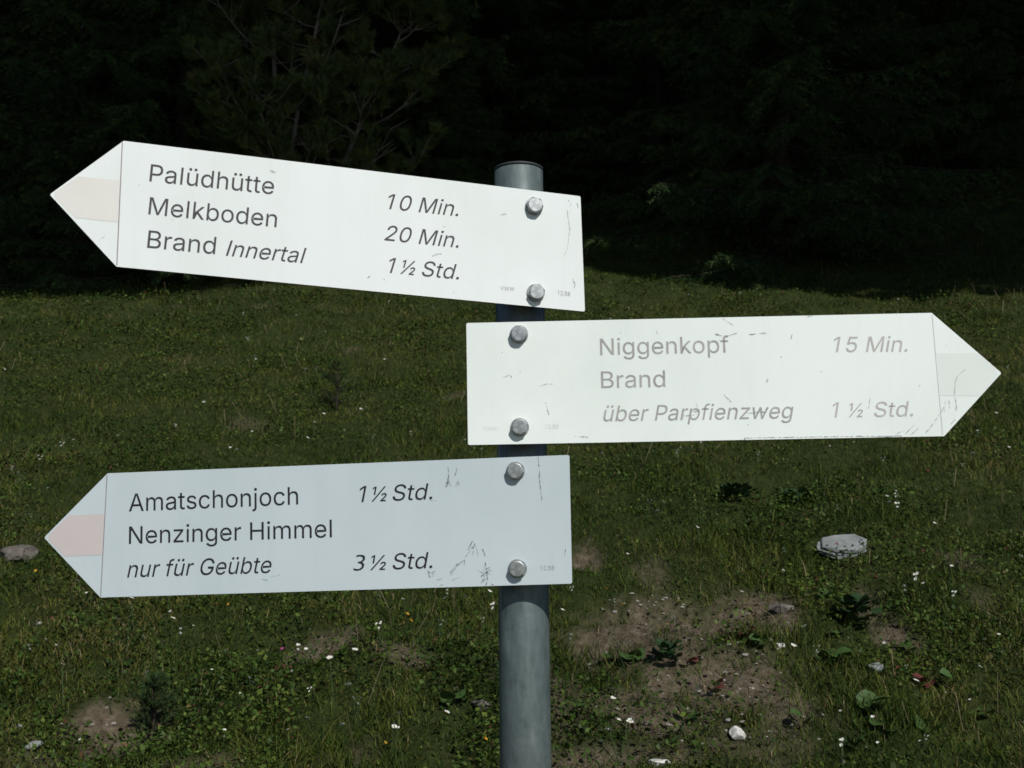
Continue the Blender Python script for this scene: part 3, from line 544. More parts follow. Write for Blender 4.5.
def text(body, pl, left, right, cap_px, mat, parent, italic=False, y=-0.0003):
    """one line of lettering whose ink runs between two baseline pixels"""
    a, b_ = pl.uv(*left), pl.uv(*right)
    up_px = pl.uv(left[0], left[1] - cap_px) - a
    cap = up_px.length
    xs, pen = [], 0
    for ch in body:
        adv, sp = GLYPHS[ch]
        xs += [pen + p[0] for s in sp for p in s]
        pen += adv
    x0, x1 = min(xs), max(xs)
    d = b_ - a; sx = d.length / (x1 - x0); d.normalize()
    nv = Vector((-d.y, d.x)); sy = cap / 509.0
    sh = math.tan(R(12)) if italic else 0.0
    V, Fs = [], []; pen = 0
    for ch in body:
        adv, sp = GLYPHS[ch]
        if sp:
            def area(s):
                return sum(s[i][0] * s[(i + 1) % len(s)][1] - s[(i + 1) % len(s)][0] * s[i][1] for i in range(len(s)))

            def inside(pt, s):
                c = False
                for i in range(len(s)):
                    (x_1, y_1), (x_2, y_2) = s[i], s[(i + 1) % len(s)]
                    if (y_1 > pt[1]) != (y_2 > pt[1]) and pt[0] < (x_2 - x_1) * (pt[1] - y_1) / (y_2 - y_1) + x_1:
                        c = not c
                return c
            cl = [[p for i, p in enumerate(s) if p != s[i - 1]] for s in sp]
            outer = [s for s in cl if not any(o is not s and inside(s[0], o) for o in cl)]
            for s in outer:
                holes = [h for h in cl if h not in outer and inside(h[0], s)]
                loops = [s] + holes
                flat = [p for l in loops for p in l]
                tri = tessellate_polygon([[Vector((p[0], p[1], 0)) for p in l] for l in loops])
                o = len(V)
                for p in flat:
                    gx_ = (pen + p[0] - x0) * sx + p[1] * sy * sh
                    q = a + d * gx_ + nv * (p[1] * sy)
                    V.append((q.x, y, q.y))
                for t in tri:
                    p, q, r_ = (Vector(flat[k]) for k in t)
                    cr = (q - p).cross(r_ - p)
                    if cr:
                        Fs.append((o + t[0], o + t[1], o + t[2]) if cr > 0 else (o + t[0], o + t[2], o + t[1]))
        pen += adv
    me = bpy.data.meshes.new('lettering'); me.from_pydata(V, [], Fs); me.update()
    return link('lettering', me, mat, parent)


def round_poly(pts, r, seg=5):
    out = []
    n = len(pts)
    for i in range(n):
        p, a, b_ = pts[i], pts[i - 1], pts[(i + 1) % n]
        ua, ub = (a - p).normalized(), (b_ - p).normalized()
        ang = ua.angle(ub)
        dd = r / math.tan(ang / 2)
        s, e = p + ua * dd, p + ub * dd
        for k in range(seg + 1):
            t = k / seg
            out.append(s * (1 - t) ** 2 + p * 2 * t * (1 - t) + e * t * t)
    return out


def bolt_mesh():
    bm = bmesh.new()
    AF = 0.0163 / 2
    rc = AF / math.cos(R(30))

    def ring(r, y, n=24, hexa=False, rot=0.0):
        vs = []
        for k in range(24):
            a = 2 * math.pi * k / 24 + rot
            rr_ = r
            if hexa:
                s = (a - rot) % R(60) - R(30)
                rr_ = AF / math.cos(s)
                rr_ = min(rr_, rc * 0.985)
            vs.append(bm.verts.new((math.cos(a) * rr_, y, math.sin(a) * rr_)))
        return vs
    rs = [ring(0.0098, 0), ring(0.0098, -0.0012), ring(0.0094, -0.0016), ring(0, -0.0016, hexa=True),
          ring(0, -0.0064, hexa=True), ring(AF * 0.96, -0.0076), ring(AF * 0.9, -0.0079)]
    for a, b_ in zip(rs, rs[1:]):
        for k in range(24):
            bm.faces.new((a[k], a[(k + 1) % 24], b_[(k + 1) % 24], b_[k]))
    bm.faces.new(rs[-1])
    bmesh.ops.recalc_face_normals(bm, faces=bm.faces)
    return bm_mesh('bolt', bm)


BOLT = bolt_mesh()
BOLT.materials.append(m_bolt)


def clamp_mesh():
    """rail on the sign's back with a strap round the tube"""
    bm = bmesh.new()

    def box(x0, x1, y0, y1, z0, z1):
        vs = [bm.verts.new((x, y, z)) for x in (x0, x1) for y in (y0, y1) for z in (z0, z1)]
        for f in ((0, 1, 3, 2), (4, 6, 7, 5), (0, 4, 5, 1), (2, 3, 7, 6), (0, 2, 6, 4), (1, 5, 7, 3)):
            bm.faces.new([vs[k] for k in f])
    box(-0.016, 0.016, 0.0031, 0.0195, -0.010, 0.010)
    bmesh.ops.recalc_face_normals(bm, faces=bm.faces)
    return bm_mesh('clamp', bm)


CLAMP = clamp_mesh(); CLAMP.materials.append(m_back)


def sign(pl, outline, face_mat, label):
    pts = [pl.uv(*p) for p in outline]
    poly = round_poly(pts, 0.0022)
    if sum(poly[i].x * poly[(i + 1) % len(poly)].y - poly[(i + 1) % len(poly)].x * poly[i].y for i in range(len(poly))) < 0:
        poly.reverse()
    T = 0.0032
    V = [(p.x, 0, p.y) for p in poly] + [(p.x, T, p.y) for p in poly]
    n = len(poly)
    Fs = [tuple(range(n)), tuple(range(2 * n - 1, n - 1, -1))] + [(i, i + n, (i + 1) % n + n, (i + 1) % n) for i in range(n)]
    me = bpy.data.meshes.new('direction_sign'); me.from_pydata(V, [], Fs); me.update()
    o = link('direction_sign', me, [face_mat, m_back, m_edge], post)
    for i, f in enumerate(me.polygons):
        f.material_index = 0 if i == 0 else 1 if i == 1 else 2
    o.location = pl.o + rel
    o.rotation_euler = (0, 0, pl.yaw)
    o['label'] = label
    return o


def bolts(pl, pxs, parent):
    for k, p in enumerate(pxs):
        q = pl.uv(*p)
        o = link('bolt', BOLT, None, parent)
        o.location = (q.x, -0.0001, q.y)
        o.rotation_euler = (0, R(37 * k + 11), 0)
        c = link('clamp', CLAMP, None, parent)
        c.location = (pl.uv(521.5, p[1]).x, 0, q.y)


def quad_px(pl, pts):
    return [pl.uv(*p) for p in pts]


# --- upper sign
P1 = Plane(530, 250, R(10.5))
S1 = sign(P1, [(49.6, 194.5), (123.6, 140.8), (580.5, 196.2), (585, 311.6), (116.4, 266.6)], m_white,
          'upper white arrow sign tilted and pointing left, with three place names')
for body, l, r_, c, it in (
        ('Palüdhütte', (149.3, 181.3), (273.5, 194.4), 17.2, 0), ('Melkboden', (148.3, 214.2), (276.4, 227.3), 17.2, 0),
        ('Brand', (147, 247.6), (215, 254.2), 17.4, 0), ('Innertal', (225.8, 255.6), (302, 263.1), 15.6, 1),
        ('10 Min.', (385.2, 208.6), (457.9, 216.2), 15.2, 1), ('20 Min.', (384.2, 240.2), (458.2, 247.8), 15.2, 1),
        ('1', (386.0, 272.4), (391.7, 273), 15.2, 1), ('½', (399.2, 273.7), (413.6, 275.2), 14.2, 1), ('Std.', (420.9, 275.8), (458.6, 279.5), 15.2, 1)):
    text(body, P1, l, r_, c, m_ink1, S1, it)
text('VWW', P1, (500.4, 290), (514.4, 291.2), 3.9, m_tiny, S1)
text('12.58', P1, (557.6, 294.8), (569.8, 296.1), 4.1, m_tiny, S1)
flat_mesh('tip_band', [quad_px(P1, [(78.2, 176.3), (119.5, 180.6), (118.2, 222.3), (75.2, 217.8), (54.5, 197), (54.5, 192.8)])], -0.0002, m_band1, S1)
ribbons('tip_line', [([(122.4, 142.3), (116.9, 265.2)], 1.5)], -0.0004, m_line, S1, P1)
bolts(P1, [(534, 206.5), (535.6, 293)], S1)
ribbons('scratch', [([(568, 200), (571, 204), (570, 207)], .9), ([(577, 203), (578, 208)], .9), ([(567, 212), (571, 211)], .8),
                    ([(573, 279), (575, 285), (574, 288)], 1.5), ([(139, 184.5), (139.6, 185.8)], 1.2), ([(172, 219), (173, 220)], 1.1),
                    ([(367, 278), (370, 276.5)], 1.2), ([(383.5, 279), (384.5, 280)], 1.2), ([(453, 292), (454.5, 292.6)], 1.2), ([(443, 226), (445.5, 227.5)], 1)],
        -0.0005, m_scr_m, S1, P1)
ribbons('dirt_streak', [([(432, 256), (437, 254), (442, 253.6)], 1.6), ([(567, 210), (570, 230), (567, 250), (564, 255)], 1.1), 
                        ([(100, 240), (105, 236)], 1.0), ([(270, 170), (276, 173)], 3.0), ([(500, 215), (507, 214)], 1.6),], -0.00055, m_scr_l, S1, P1)

# --- middle sign
P2 = Plane(519, 382, R(-1.7))
S2 = sign(P2, [(466.3, 323), (931.6, 312.8), (1001.6, 373), (944.2, 436.2), (468, 445)], m_white2,
          'middle white arrow sign pointing right, with faded grey lettering')
for body, l, r_, c, it in (
        ('Niggenkopf', (600.3, 355), (729, 352.4), 16.4, 0), ('Brand', (601.3, 388), (665.4, 386.8), 16.6, 0),
        ('über Parpfienzweg', (602.7, 421.3), (791.5, 418.2), 15.4, 1),
        ('15 Min.', (831.8, 352.1), (907.2, 351.5), 15.2, 1), ('1', (830.9, 417.4), (836.5, 417.3), 15.0, 1), ('½', (847.6, 417.2), (862.1, 417), 14.0, 1), ('Std.', (873.6, 416.9), (912.9, 416.1), 15.0, 1)):
    text(body, P2, l, r_, c, m_ink2 if l[0] < 800 else m_ink2b, S2, it)
text('VWW', P2, (483.1, 430.4), (498.2, 430.2), 3.9, m_tiny2, S2)
text('12.58', P2, (545.1, 428.6), (558.6, 428.2), 4.1, m_tiny2, S2)
flat_mesh('tip_band', [quad_px(P2, [(935.5, 353.4), (977.5, 353.2), (996, 369), (997, 376.8), (979.5, 396), (939.8, 395.5)])], -0.0002, m_band2, S2)
ribbons('tip_line', [([(932.2, 314.2), (942.8, 434.5)], 1.2)], -0.0004, m_line2, S2, P2)
bolts(P2, [(519, 334.5), (519.8, 427.2)], S2)
ribbons('scratch', [
    ([(715.5, 334), (721, 335.5), (726, 336.5), (731, 335), (737, 333)], 1.5), ([(749, 334.4), (757, 333.6), (767, 333)], 1.5), ([(792, 334), (791, 339)], 1.4),
    ([(781, 356.5), (781.5, 357.8)], 1.3), ([(767.5, 379), (767, 382)], 1.6), ([(546, 402.5), (547.5, 409), (549, 415)], 1.5), ([(503, 377.5), (508, 375.5), (511, 375), (511.5, 377.5)], 1.1),
    ([(520, 371), (520.3, 372)], 1.4), ([(683, 419), (684, 414)], 1.2), ([(686, 416), (690, 415.5), (694, 415)], 1.6), ([(694, 412), (698, 411), (700, 409)], 1.2), ([(696, 403), (697, 406), (698, 408)], 1.2),
    ([(747, 413), (755, 412.7), (765, 412)], 1.9), ([(757, 414), (761, 409), (764, 413), (768, 408)], 1.1), ([(748, 424), (748.5, 425)], 1.2), ([(806, 317.5), (810, 316), (813, 316)], 1.2), ([(744.5, 437.3), (744.8, 440)], 1.4),
    ([(745, 437.8), (800, 437.2), (850, 436.3), (902, 436)], 1.0), ([(895, 435), (900, 432), (905, 430)], .9), ([(925, 434), (932, 425), (940, 414), (944, 407)], 1.0), ([(911, 434.5), (918, 428)], .9),
    ([(821, 371), (821.6, 372)], 1.3), ([(919, 385.3), (920, 386)], 1.2), ([(946, 345), (947.5, 346)], 1.2), ([(502, 352), (502.5, 353.5)], 1.1)], -0.0005, m_scr_m, S2, P2)
ribbons('dirt_streak', [([(965.5, 369), (958, 375), (955, 383), (954.5, 393), (956.5, 404), (956, 411)], 1.4), ([(944, 412), (945.5, 401)], 1.3), ([(949.5, 408), (949, 400)], 1.1),
                        ([(870, 398), (868.5, 408)], 1.0), ([(724, 394), (731, 402)], 1.3), ([(540, 386), (546, 384), (553, 384)], 1.2), ([(620, 332), (621, 333)], 1.4),
                        ([(656, 330.5), (658, 334)], 1.2), ([(575, 436), (588, 437)], 1.6), ([(905, 434), (914, 425)], 1.2), ([(951, 424), (955, 419)], 1.2), ([(715, 341), (722, 339)], 1.3), ([(720, 317), (733, 325)], .9)], -0.00055, m_scr_l, S2, P2)

# --- lower sign
P3 = Plane(516.5, 520, R(-4.6))
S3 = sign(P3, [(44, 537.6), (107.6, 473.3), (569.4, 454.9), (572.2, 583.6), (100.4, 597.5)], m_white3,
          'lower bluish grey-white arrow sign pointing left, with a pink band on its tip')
for body, l, r_, c, it in (
        ('Amatschonjoch', (129, 511.4), (298.3, 504.4), 17.6, 0), ('Nenzinger Himmel', (129, 543.9), (332, 537.2), 17.4, 0),
        ('nur für Geübte', (127.2, 577.5), (270.2, 572.8), 16.4, 1),
        ('1', (357.5, 502.2), (363.5, 502), 16.0, 1), ('½', (370.5, 501.7), (385.7, 501.1), 14.8, 1), ('Std.', (392, 500.8), (432.1, 499.2), 16.0, 1),
        ('3', (353.2, 570.9), (363.4, 570.5), 16.0, 1), ('½', (369.1, 570.3), (385, 569.8), 14.8, 1), ('Std.', (392, 569.4), (432.2, 568), 16.0, 1)):
    text(body, P3, l, r_, c, m_ink, S3, it)
text('12.58', P3, (540.4, 570.2), (554.4, 569.7), 4.2, m_tiny, S3)
flat_mesh('tip_band', [quad_px(P3, [(68.8, 515.3), (104.2, 514.1), (102.1, 555), (64.5, 556.5), (48.5, 539.6), (48.5, 535.8)])], -0.0002, m_band3, S3)
ribbons('tip_line', [([(107.2, 475), (100.8, 596)], 1.5)], -0.0004, m_line, S3, P3)
bolts(P3, [(515.6, 471), (517.6, 568.6)], S3)
ribbons('scratch', [
    ([(448, 486), (449, 478), (448, 467)], 1.1), ([(446, 487), (449, 481), (451, 486)], 1.6), ([(447, 484), (449, 475)], 1.6), ([(455, 476), (457.5, 465.5)], 1.0), ([(456, 486), (458, 480), (459, 485)], 1.6),
    ([(538, 456), (539, 466), (540, 480), (540.5, 488), (542, 500)], 1.1), ([(538.4, 478), (540.5, 487)], 1.2),
    ([(472.5, 541), (468, 550), (474, 546), (465, 558), (464, 565)], 1.2), ([(472, 556), (473.5, 551)], 1.2), ([(473, 549), (475, 543), (478, 556)], 1.2), ([(464, 560), (457, 566), (451, 575)], 1.1), ([(459, 562), (450, 573)], 1.0),
    ([(482.5, 549), (485, 556)], 1.2), ([(486, 563), (483, 571), (490, 567), (481, 583), (488, 577), (486, 585)], 1.5), ([(478, 571), (484, 573), (492, 570)], 1.4), ([(481, 577), (487, 572), (491, 575)], 1.7), ([(485, 562), (488, 580)], 1.3), ([(491, 584), (494, 585)], 1.4),
    ([(427, 573), (436, 571), (432, 577)], 1.0), ([(440, 585.5), (443, 584.5)], 1.4), ([(566, 547), (564.5, 556)], .8)], -0.0005, m_scr_d, S3, P3)
ribbons('dirt_streak', [([(430, 577), (428, 570), (434, 574)], 1.6), ([(437, 580), (443, 578)], 1.5), ([(430, 500), (437, 501)], 1.2), ([(262, 579), (268, 580)], 1.5), ([(270, 577), (280, 575)], 1.0),
                        ([(452, 580), (460, 577)], 1.2)], -0.00055, m_scr_3, S3, P3)

# ------------------------------------------------------------------ wood behind the meadow
m_bark = mat_noise('spruce_bark', [(0.3, (.018, .014, .011)), (0.6, (.045, .036, .03)), (0.8, (.08, .068, .058))], 14, 0.95, bump=0.8, bdist=0.02, stretch=(1, 1, .3), spec=0.1)
m_greybark = mat_noise('grey_pine_bark', [(0.3, (.09, .08, .066)), (0.6, (.17, .152, .13)), (0.8, (.26, .235, .205))], 20, 0.9, spec=0.1)
m_spruce = mat_tint('spruce_needles', [(0.0, (.020, .036, .014)), (0.5, (.038, .064, .022)), (0.85, (.062, .094, .030)), (1.0, (.09, .115, .038))], 0.75, 0.05)
m_pine = mat_tint('pine_needles', [(0.0, (.036, .056, .020)), (0.5, (.068, .092, .030)), (0.85, (.10, .12, .04)), (1.0, (.12, .10, .045))], 0.7, 0.05)


def tube(pts, radii, seg=7):
    """tapered tube along a polyline -> V, quads"""
    P = np.array(pts, float); n = len(P)
    T = np.gradient(P, axis=0); T /= np.linalg.norm(T, axis=1, keepdims=True) + 1e-9
    ref = np.array([0, 0, 1.0]) if abs(T[0][2]) < 0.9 else np.array([1.0, 0, 0])
    A = np.cross(T, ref); A /= np.linalg.norm(A, axis=1, keepdims=True) + 1e-9
    B = np.cross(T, A)
    ang = np.linspace(0, 2 * np.pi, seg, endpoint=False)
    V = P[:, None, :] + (A[:, None, :] * np.cos(ang)[None, :, None] + B[:, None, :] * np.sin(ang)[None, :, None]) * np.array(radii)[:, None, None]
    i = np.arange(n * seg).reshape(n, seg)
    q = np.stack([i[:-1], np.roll(i[:-1], -1, 1), np.roll(i[1:], -1, 1), i[1:]], -1).reshape(-1, 4)
    return V.reshape(-1, 3), q


class Tubes:
    def __init__(self):
        self.V, self.Q, self.n = [], [], 0

    def add(self, pts, radii, seg=7):
        v, q = tube(pts, radii, seg)
        self.V.append(v); self.Q.append(q + self.n); self.n += len(v)

    def mesh(self, name):
        return np_mesh(name, np.concatenate(self.V), np.concatenate(self.Q), 4, smooth=True)


def needle_tris(P, D, rs, length, width, per):
    """small needle sprays at points P, around directions D -> tri vertices"""
    P = np.repeat(P, per, 0); D = np.repeat(D, per, 0)
    n = len(P)
    off = rs.normal(0, 1, (n, 3)); off -= D * np.sum(off * D, 1, keepdims=True)
    off /= np.linalg.norm(off, axis=1, keepdims=True) + 1e-9
    dirn = D * rs.uniform(.5, 1.0, (n, 1)) + off * rs.uniform(.35, .9, (n, 1))
    dirn /= np.linalg.norm(dirn, axis=1, keepdims=True)
    sd = np.cross(dirn, rs.normal(0, 1, (n, 3))); sd /= np.linalg.norm(sd, axis=1, keepdims=True) + 1e-9
    ln = length * rs.uniform(.6, 1.3, (n, 1)); w = width * rs.uniform(.7, 1.3, (n, 1))
    return np.stack([P - sd * w, P + sd * w, P + dirn * ln], 1)


def spruce_meshes(seed, H=13.0, Rm=2.3, low=0.15, lowfull=7.5):
    rs = np.random.RandomState(seed)
    tb = Tubes()
    zz = np.linspace(-0.3, H, 14)
    tb.add([(0.05 * math.sin(z * .7 + seed), 0.05 * math.cos(z * .5), z) for z in zz], [0.17 * (1 - max(z, 0) / H) ** .8 + 0.012 for z in zz], 10)
    tris, tints = [], []
    z = low
    while z < H - 0.1:
        fine = z < lowfull
        nb = rs.randint(7, 10) if fine else 6
        for k in range(nb):
            az = rs.uniform(0, 2 * np.pi)
            zb = z + rs.uniform(-.12, .12)
            Lb = (Rm * max(0.0, 1 - zb / H) ** .8 + .15) * rs.uniform(.62, 1.12)
            out = np.array([math.cos(az), math.sin(az), 0]); side = np.array([-math.sin(az), math.cos(az), 0])
            s = np.linspace(0, 1, 9)
            droop = rs.uniform(.28, .5) * min(1, 1.2 - zb / H)
            curve = out[None] * (Lb * s)[:, None] + np.array([0, 0, 1.0])[None] * (-droop * Lb * s ** 1.1 + .28 * droop * Lb * s ** 3)[:, None] + side[None] * (rs.uniform(-.12, .12) * Lb * s ** 2)[:, None]
            base = np.array([0, 0, zb]); curve = curve + base
            if fine:
                tb.add(curve[::2], np.linspace(.022, .005, 5), 4)
            nt_ = max(4, int(Lb / (.06 if fine else .14)))
            st = rs.uniform(.12, 1.0, nt_ * 2)
            Pt = np.stack([np.interp(st, s, curve[:, j]) for j in range(3)], 1)
            Dt = np.stack([np.interp(st, s, np.gradient(curve[:, j])) for j in range(3)], 1)
            Dt /= np.linalg.norm(Dt, axis=1, keepdims=True)
            sg = np.where(np.arange(nt_ * 2) % 2, 1.0, -1.0)
            tl = (.30 * Lb * (1 - st) ** .7 + .12) * rs.uniform(.6, 1.15, nt_ * 2)
            tdir = Dt * .75 + side[None] * (sg * rs.uniform(.5, .95, nt_ * 2))[:, None] + np.array([0, 0, 1.0])[None] * rs.uniform(-.55, -.05, nt_ * 2)[:, None]
            tdir /= np.linalg.norm(tdir, axis=1, keepdims=True)
            m = 8 if fine else 4
            u = np.linspace(0.05, 1, m)
            Pn = (Pt[:, None] + tdir[:, None] * (tl[:, None] * u[None])[..., None] + np.array([0, 0, -1.0])[None, None] * (.18 * tl[:, None] * u[None] ** 2)[..., None]).reshape(-1, 3)
            Dn = np.repeat(tdir, m, 0)
            per = 3 if fine else 2
            tr = needle_tris(Pn, Dn, rs, .062 if fine else .22, .0055 if fine else .04, per)
            tris.append(tr)
            tint = np.clip(rs.normal(.42, .16) + .25 * np.repeat(np.tile(u, len(tl)) - .5, per) * rs.uniform(.4, 1.2), 0, 1)
            tints.append(np.repeat(tint, 3))
        z += rs.uniform(.17, .26) if fine else .36
    T = np.concatenate(tris).reshape(-1, 3)
    me = np_mesh('crown', T, np.arange(len(T)).reshape(-1, 3), 3, {'tint': np.concatenate(tints)})
    me.materials.append(m_spruce)
    tm = tb.mesh('trunk'); tm.materials.append(m_bark)
    return tm, me


SPRUCE = [spruce_meshes(s) for s in (3, 8, 15)]


def spruce(x, y, sc, rz, v, label, group, zs=1.0):
    t = empty('spruce_tree', (x, y, hz(x, y) - .05), rz)
    t.scale = (sc, sc, sc * zs)
    tag(t, label, 'spruce tree', group)
    link('trunk', SPRUCE[v][0], None, t)
    link('crown', SPRUCE[v][1], None, t)
    return t


G_F = 'spruces along the front edge of the wood'
rnd = random.Random(4)
for x, y, sc, rz, v, label in (
        (-7.0, 13.0, 1.0, .3, 0, 'dark spruce at the far left edge of the wood, above the upper sign tip'),
        (-5.2, 12.9, 1.0, 1.9, 1, 'dark spruce second from the left at the edge of the wood'),
        (-4.0, 12.3, .8, 4.4, 2, 'dark spruce with low skirts just left of the pine with bare grey twigs'),
        (-2.0, 13.9, 1.0, 2.2, 0, 'tall dark spruce standing right behind the pine with bare grey twigs'),
        (-1.05, 12.4, .46, 5.1, 1, 'low young spruce just right of the pine with bare grey twigs'),
        (-0.5, 15.0, 1.05, .8, 2, 'dark spruce set back in the wood behind the top of the signpost'),
        (1.3, 17.0, 1.05, 3.3, 0, 'dark spruce set back above the grass to the right of the post top'),
        (3.4, 12.9, 1.08, 1.2, 1, 'broad dark spruce with skirts sweeping the grass right of the signpost'),
        (2.1, 15.0, .8, 4.2, 2, 'smaller dark spruce tucked against the left side of the broad sweeping spruce'),
        (6.6, 16.0, 1.1, 2.7, 2, 'dark spruce to the right of the broad sweeping spruce'),
        (9.2, 16.8, 1.1, 4.0, 0, 'dark spruce at the far right edge of the wood')):
    spruce(x, y, sc, rz, v, label, G_F)
for k, (x, y) in enumerate(((-11, 16), (-8.8, 17), (-6.8, 18), (-4.2, 17.2), (-2.2, 18.4), (.4, 20), (2.7, 20.2), (5.2, 19.4), (7.6, 19.8), (10.6, 18.6), (12, 16),
                            (-10.4, 20.6), (-7.4, 21.6), (-4.8, 21), (-2, 22.4), (1.2, 23.4), (4, 23), (6.8, 23.2), (9.6, 22.6), (13, 21), (-13.4, 19),
                            (-9, 25), (-5.6, 25.4), (-2.4, 26), (1, 27), (4.4, 26.6), (8, 26.8), (11.6, 26), (15, 24), (-13, 24))):
    spruce(x + rnd.uniform(-.4, .4), y + rnd.uniform(-.4, .4), rnd.uniform(1.05, 1.3), rnd.uniform(0, 6.28), k % 3,
           'dark spruce deep in the wood behind the front row', 'spruces deep in the wood')
# unseen trees added on the sunny side; their high crowns shade the wood
m_shadeleaf = mat_tint('shade_tree_leaves', [(0.0, (.03, .055, .015)), (1.0, (.06, .09, .025))], 0.6, 0.1)


def added_shade_tree(x, y, rad, zc, seed, dens, label):
    rs = np.random.RandomState(seed)
    z0 = hz(x, y) - .1; zc = zc - z0
    t = empty('added_shade_tree', (x, y, z0)); tag(t, label, 'old tree')
    tb = Tubes()
    top = zc - rad[2] * .2
    tb.add([(.15 * math.sin(k), .1 * math.cos(k * 1.3), top * k / 7) for k in range(8)], np.linspace(.42, .2, 8), 10)
    for k in range(16):
        u = rs.normal(0, 1, 3); u /= np.linalg.norm(u); e = np.array([0, 0, zc]) + u * np.array(rad) * .75
        b0 = np.array([0, 0, top * rs.uniform(.8, 1.0)])
        tb.add(np.array([b0, b0 * .5 + e * .5 + rs.normal(0, .3, 3), e]), [.12, .07, .02], 6)
    n = dens
    u = rs.normal(0, 1, (n, 3)); u /= np.linalg.norm(u, axis=1, keepdims=True)
    r = rs.rand(n, 1) ** .45
    r = r * (.86 + .3 * fbm(u[:, 0] * 3 + seed, u[:, 1] * 3 + u[:, 2] * 2, seed, 3)[:, None])
    P = np.array([[0, 0, zc]]) + u * r * np.array([rad])
    a = rs.normal(0, 1, (n, 3)); a /= np.linalg.norm(a, axis=1, keepdims=True)
    b_ = np.cross(a, rs.normal(0, 1, (n, 3))); b_ /= np.linalg.norm(b_, axis=1, keepdims=True)
    L = rs.uniform(.13, .3, (n, 1))
    V = np.stack([P - a * L, P + b_ * L * .7, P + a * L, P - b_ * L * .7], 1).reshape(-1, 3)
    cm = np_mesh('crown', V, np.arange(n * 4).reshape(-1, 4), 4, {'tint': np.repeat(rs.rand(n), 4)}); cm.materials.append(m_shadeleaf)
    tm = tb.mesh('trunk'); tm.materials.append(m_bark)
    link('trunk', tm, None, t); link('crown', cm, None, t)


added_shade_tree(-1.5, -6.0, (9.9, 4.6, 5.2), 25.5, 3, 56000, 'tall broad-crowned tree added out of view behind the viewpoint to shade the wood')
added_shade_tree(7.3, 6.0, (4.1, 3.7, 4.6), 13.7, 5, 16000, 'slim-crowned tree added out of view on the right to shade the broad spruce')
added_shade_tree(11.4, 6.0, (8.6, 4.0, 5.4), 17.6, 7, 38000, 'wide tree added out of view at the far right to shade the wood')


# pine with bare grey twigs and tufted needles
def pine_meshes(seed, stems, nb, sc=1.0):
    rs = np.random.RandomState(seed)
    tb = Tubes(); tris, tints = [], []

    def tuft(p, d, n=110, ln=.12):
        P = np.repeat((p[None] + d[None] * rs.uniform(-.06, .04, (5, 1))), 1, 0)
        tr = needle_tris(P, np.repeat(d[None], 5, 0), rs, ln, .0065, n // 5)
        tris.append(tr); tints.append(np.full(len(tr) * 3, np.clip(rs.normal(.5, .2), 0, 1)))
    for (x0, lean_x, lean_y, H) in stems:
        zz = np.linspace(0, 1, 9)
        st = np.stack([x0 + lean_x * zz + .05 * np.sin(zz * 7 + seed), lean_y * zz + .04 * np.cos(zz * 5), zz * H], 1)
        tb.add(st, np.linspace(.042, .008, 9), 8)
        for k in range(nb):
            s = rs.uniform(.22, 1.0)
            p0 = np.array([np.interp(s, zz, st[:, j]) for j in range(3)])
            az = rs.uniform(0, 2 * np.pi)
            out = np.array([math.cos(az), math.sin(az) * .8, 0])
            Lb = (1.25 * (1 - s) ** .6 + .22) * rs.uniform(.6, 1.1)
            bare = s < .5 and rs.rand() < .25
            q = np.linspace(0, 1, 6)
            br = p0[None] + out[None] * (Lb * q)[:, None] + np.array([0, 0, 1.0])[None] * (Lb * (.10 * q + .55 * q ** 2.2))[:, None]
            tb.add(br, np.linspace(.010, .003, 6), 5)
            for j in range(rs.randint(6, 12)):
                t = rs.uniform(.3, 1)
                pb = np.array([np.interp(t, q, br[:, i]) for i in range(3)])
                sd = out * .6 + np.array([rs.normal(0, .6), rs.normal(0, .5), rs.uniform(.2, .9)]); sd /= np.linalg.norm(sd)
                l2 = rs.uniform(.12, .38)
                tw = pb[None] + sd[None] * (l2 * np.linspace(0, 1, 3))[:, None]
                tb.add(tw, [.007, .005, .003], 4)
                if not bare or rs.rand() < .15:
                    dd = sd * .6 + np.array([0, 0, .7]); dd /= np.linalg.norm(dd)
                    tuft(tw[-1], dd); tuft(tw[1], dd, 18)
            if not bare:
                for t in (.8, .9, 1.0):
                    tuft(np.array([np.interp(t, q, br[:, i]) for i in range(3)]), np.array([out[0] * .4, out[1] * .4, .85]))
    T = np.concatenate(tris).reshape(-1, 3) * sc
    cm = np_mesh('crown', T, np.arange(len(T)).reshape(-1, 3), 3, {'tint': np.concatenate(tints)}); cm.materials.append(m_pine)
    tm = tb.mesh('trunk'); tm.materials.append(m_greybark)
    return tm, cm


px_, py_ = -2.55, 11.6
t = empty('pine_tree', (px_, py_, hz(px_, py_) - .05), 0)
tag(t, 'pine with bare grey branches and brownish tufted needles behind the upper sign', 'pine tree')
tm, cm = pine_meshes(2, ((.1, -.55, .1, 5.4), (-.1, .5, -.1, 4.1), (.2, 1.1, .2, 3.4)), 46)
link('trunk', tm, None, t); link('crown', cm, None, t)

# ------------------------------------------------------------------ turf
BEDS = [(*hit(842, 550)[:2], .115, .10), (*hit(20, 555)[:2], .085, .075), (*hit(737, 740)[:2], .03, .03), (*hit(782, 612)[:2], .05, .035)]


def scatter(n, ymin, ymax, power, seed, keep=0.0):
    rs = np.random.RandomState(seed)
    yy = np.linspace(ymin, ymax, 400)
    pdf = (yy * .58 + 1.3) * yy ** -power
    cdf = np.cumsum(pdf); cdf /= cdf[-1]
    y = np.interp(rs.rand(n), cdf, yy)
    x = rs.uniform(-1, 1, n) * (y * .58 + 1.3)
    e = earth_mask(x, y)
    k = rs.rand(n) > e * 0.97 - keep
    for qx, qy, rx, ry in BEDS:                      # nothing grows where a rock lies
        k &= ((x - qx) / rx) ** 2 + ((y - qy) / ry) ** 2 > 1
    return x[k], y[k], rs


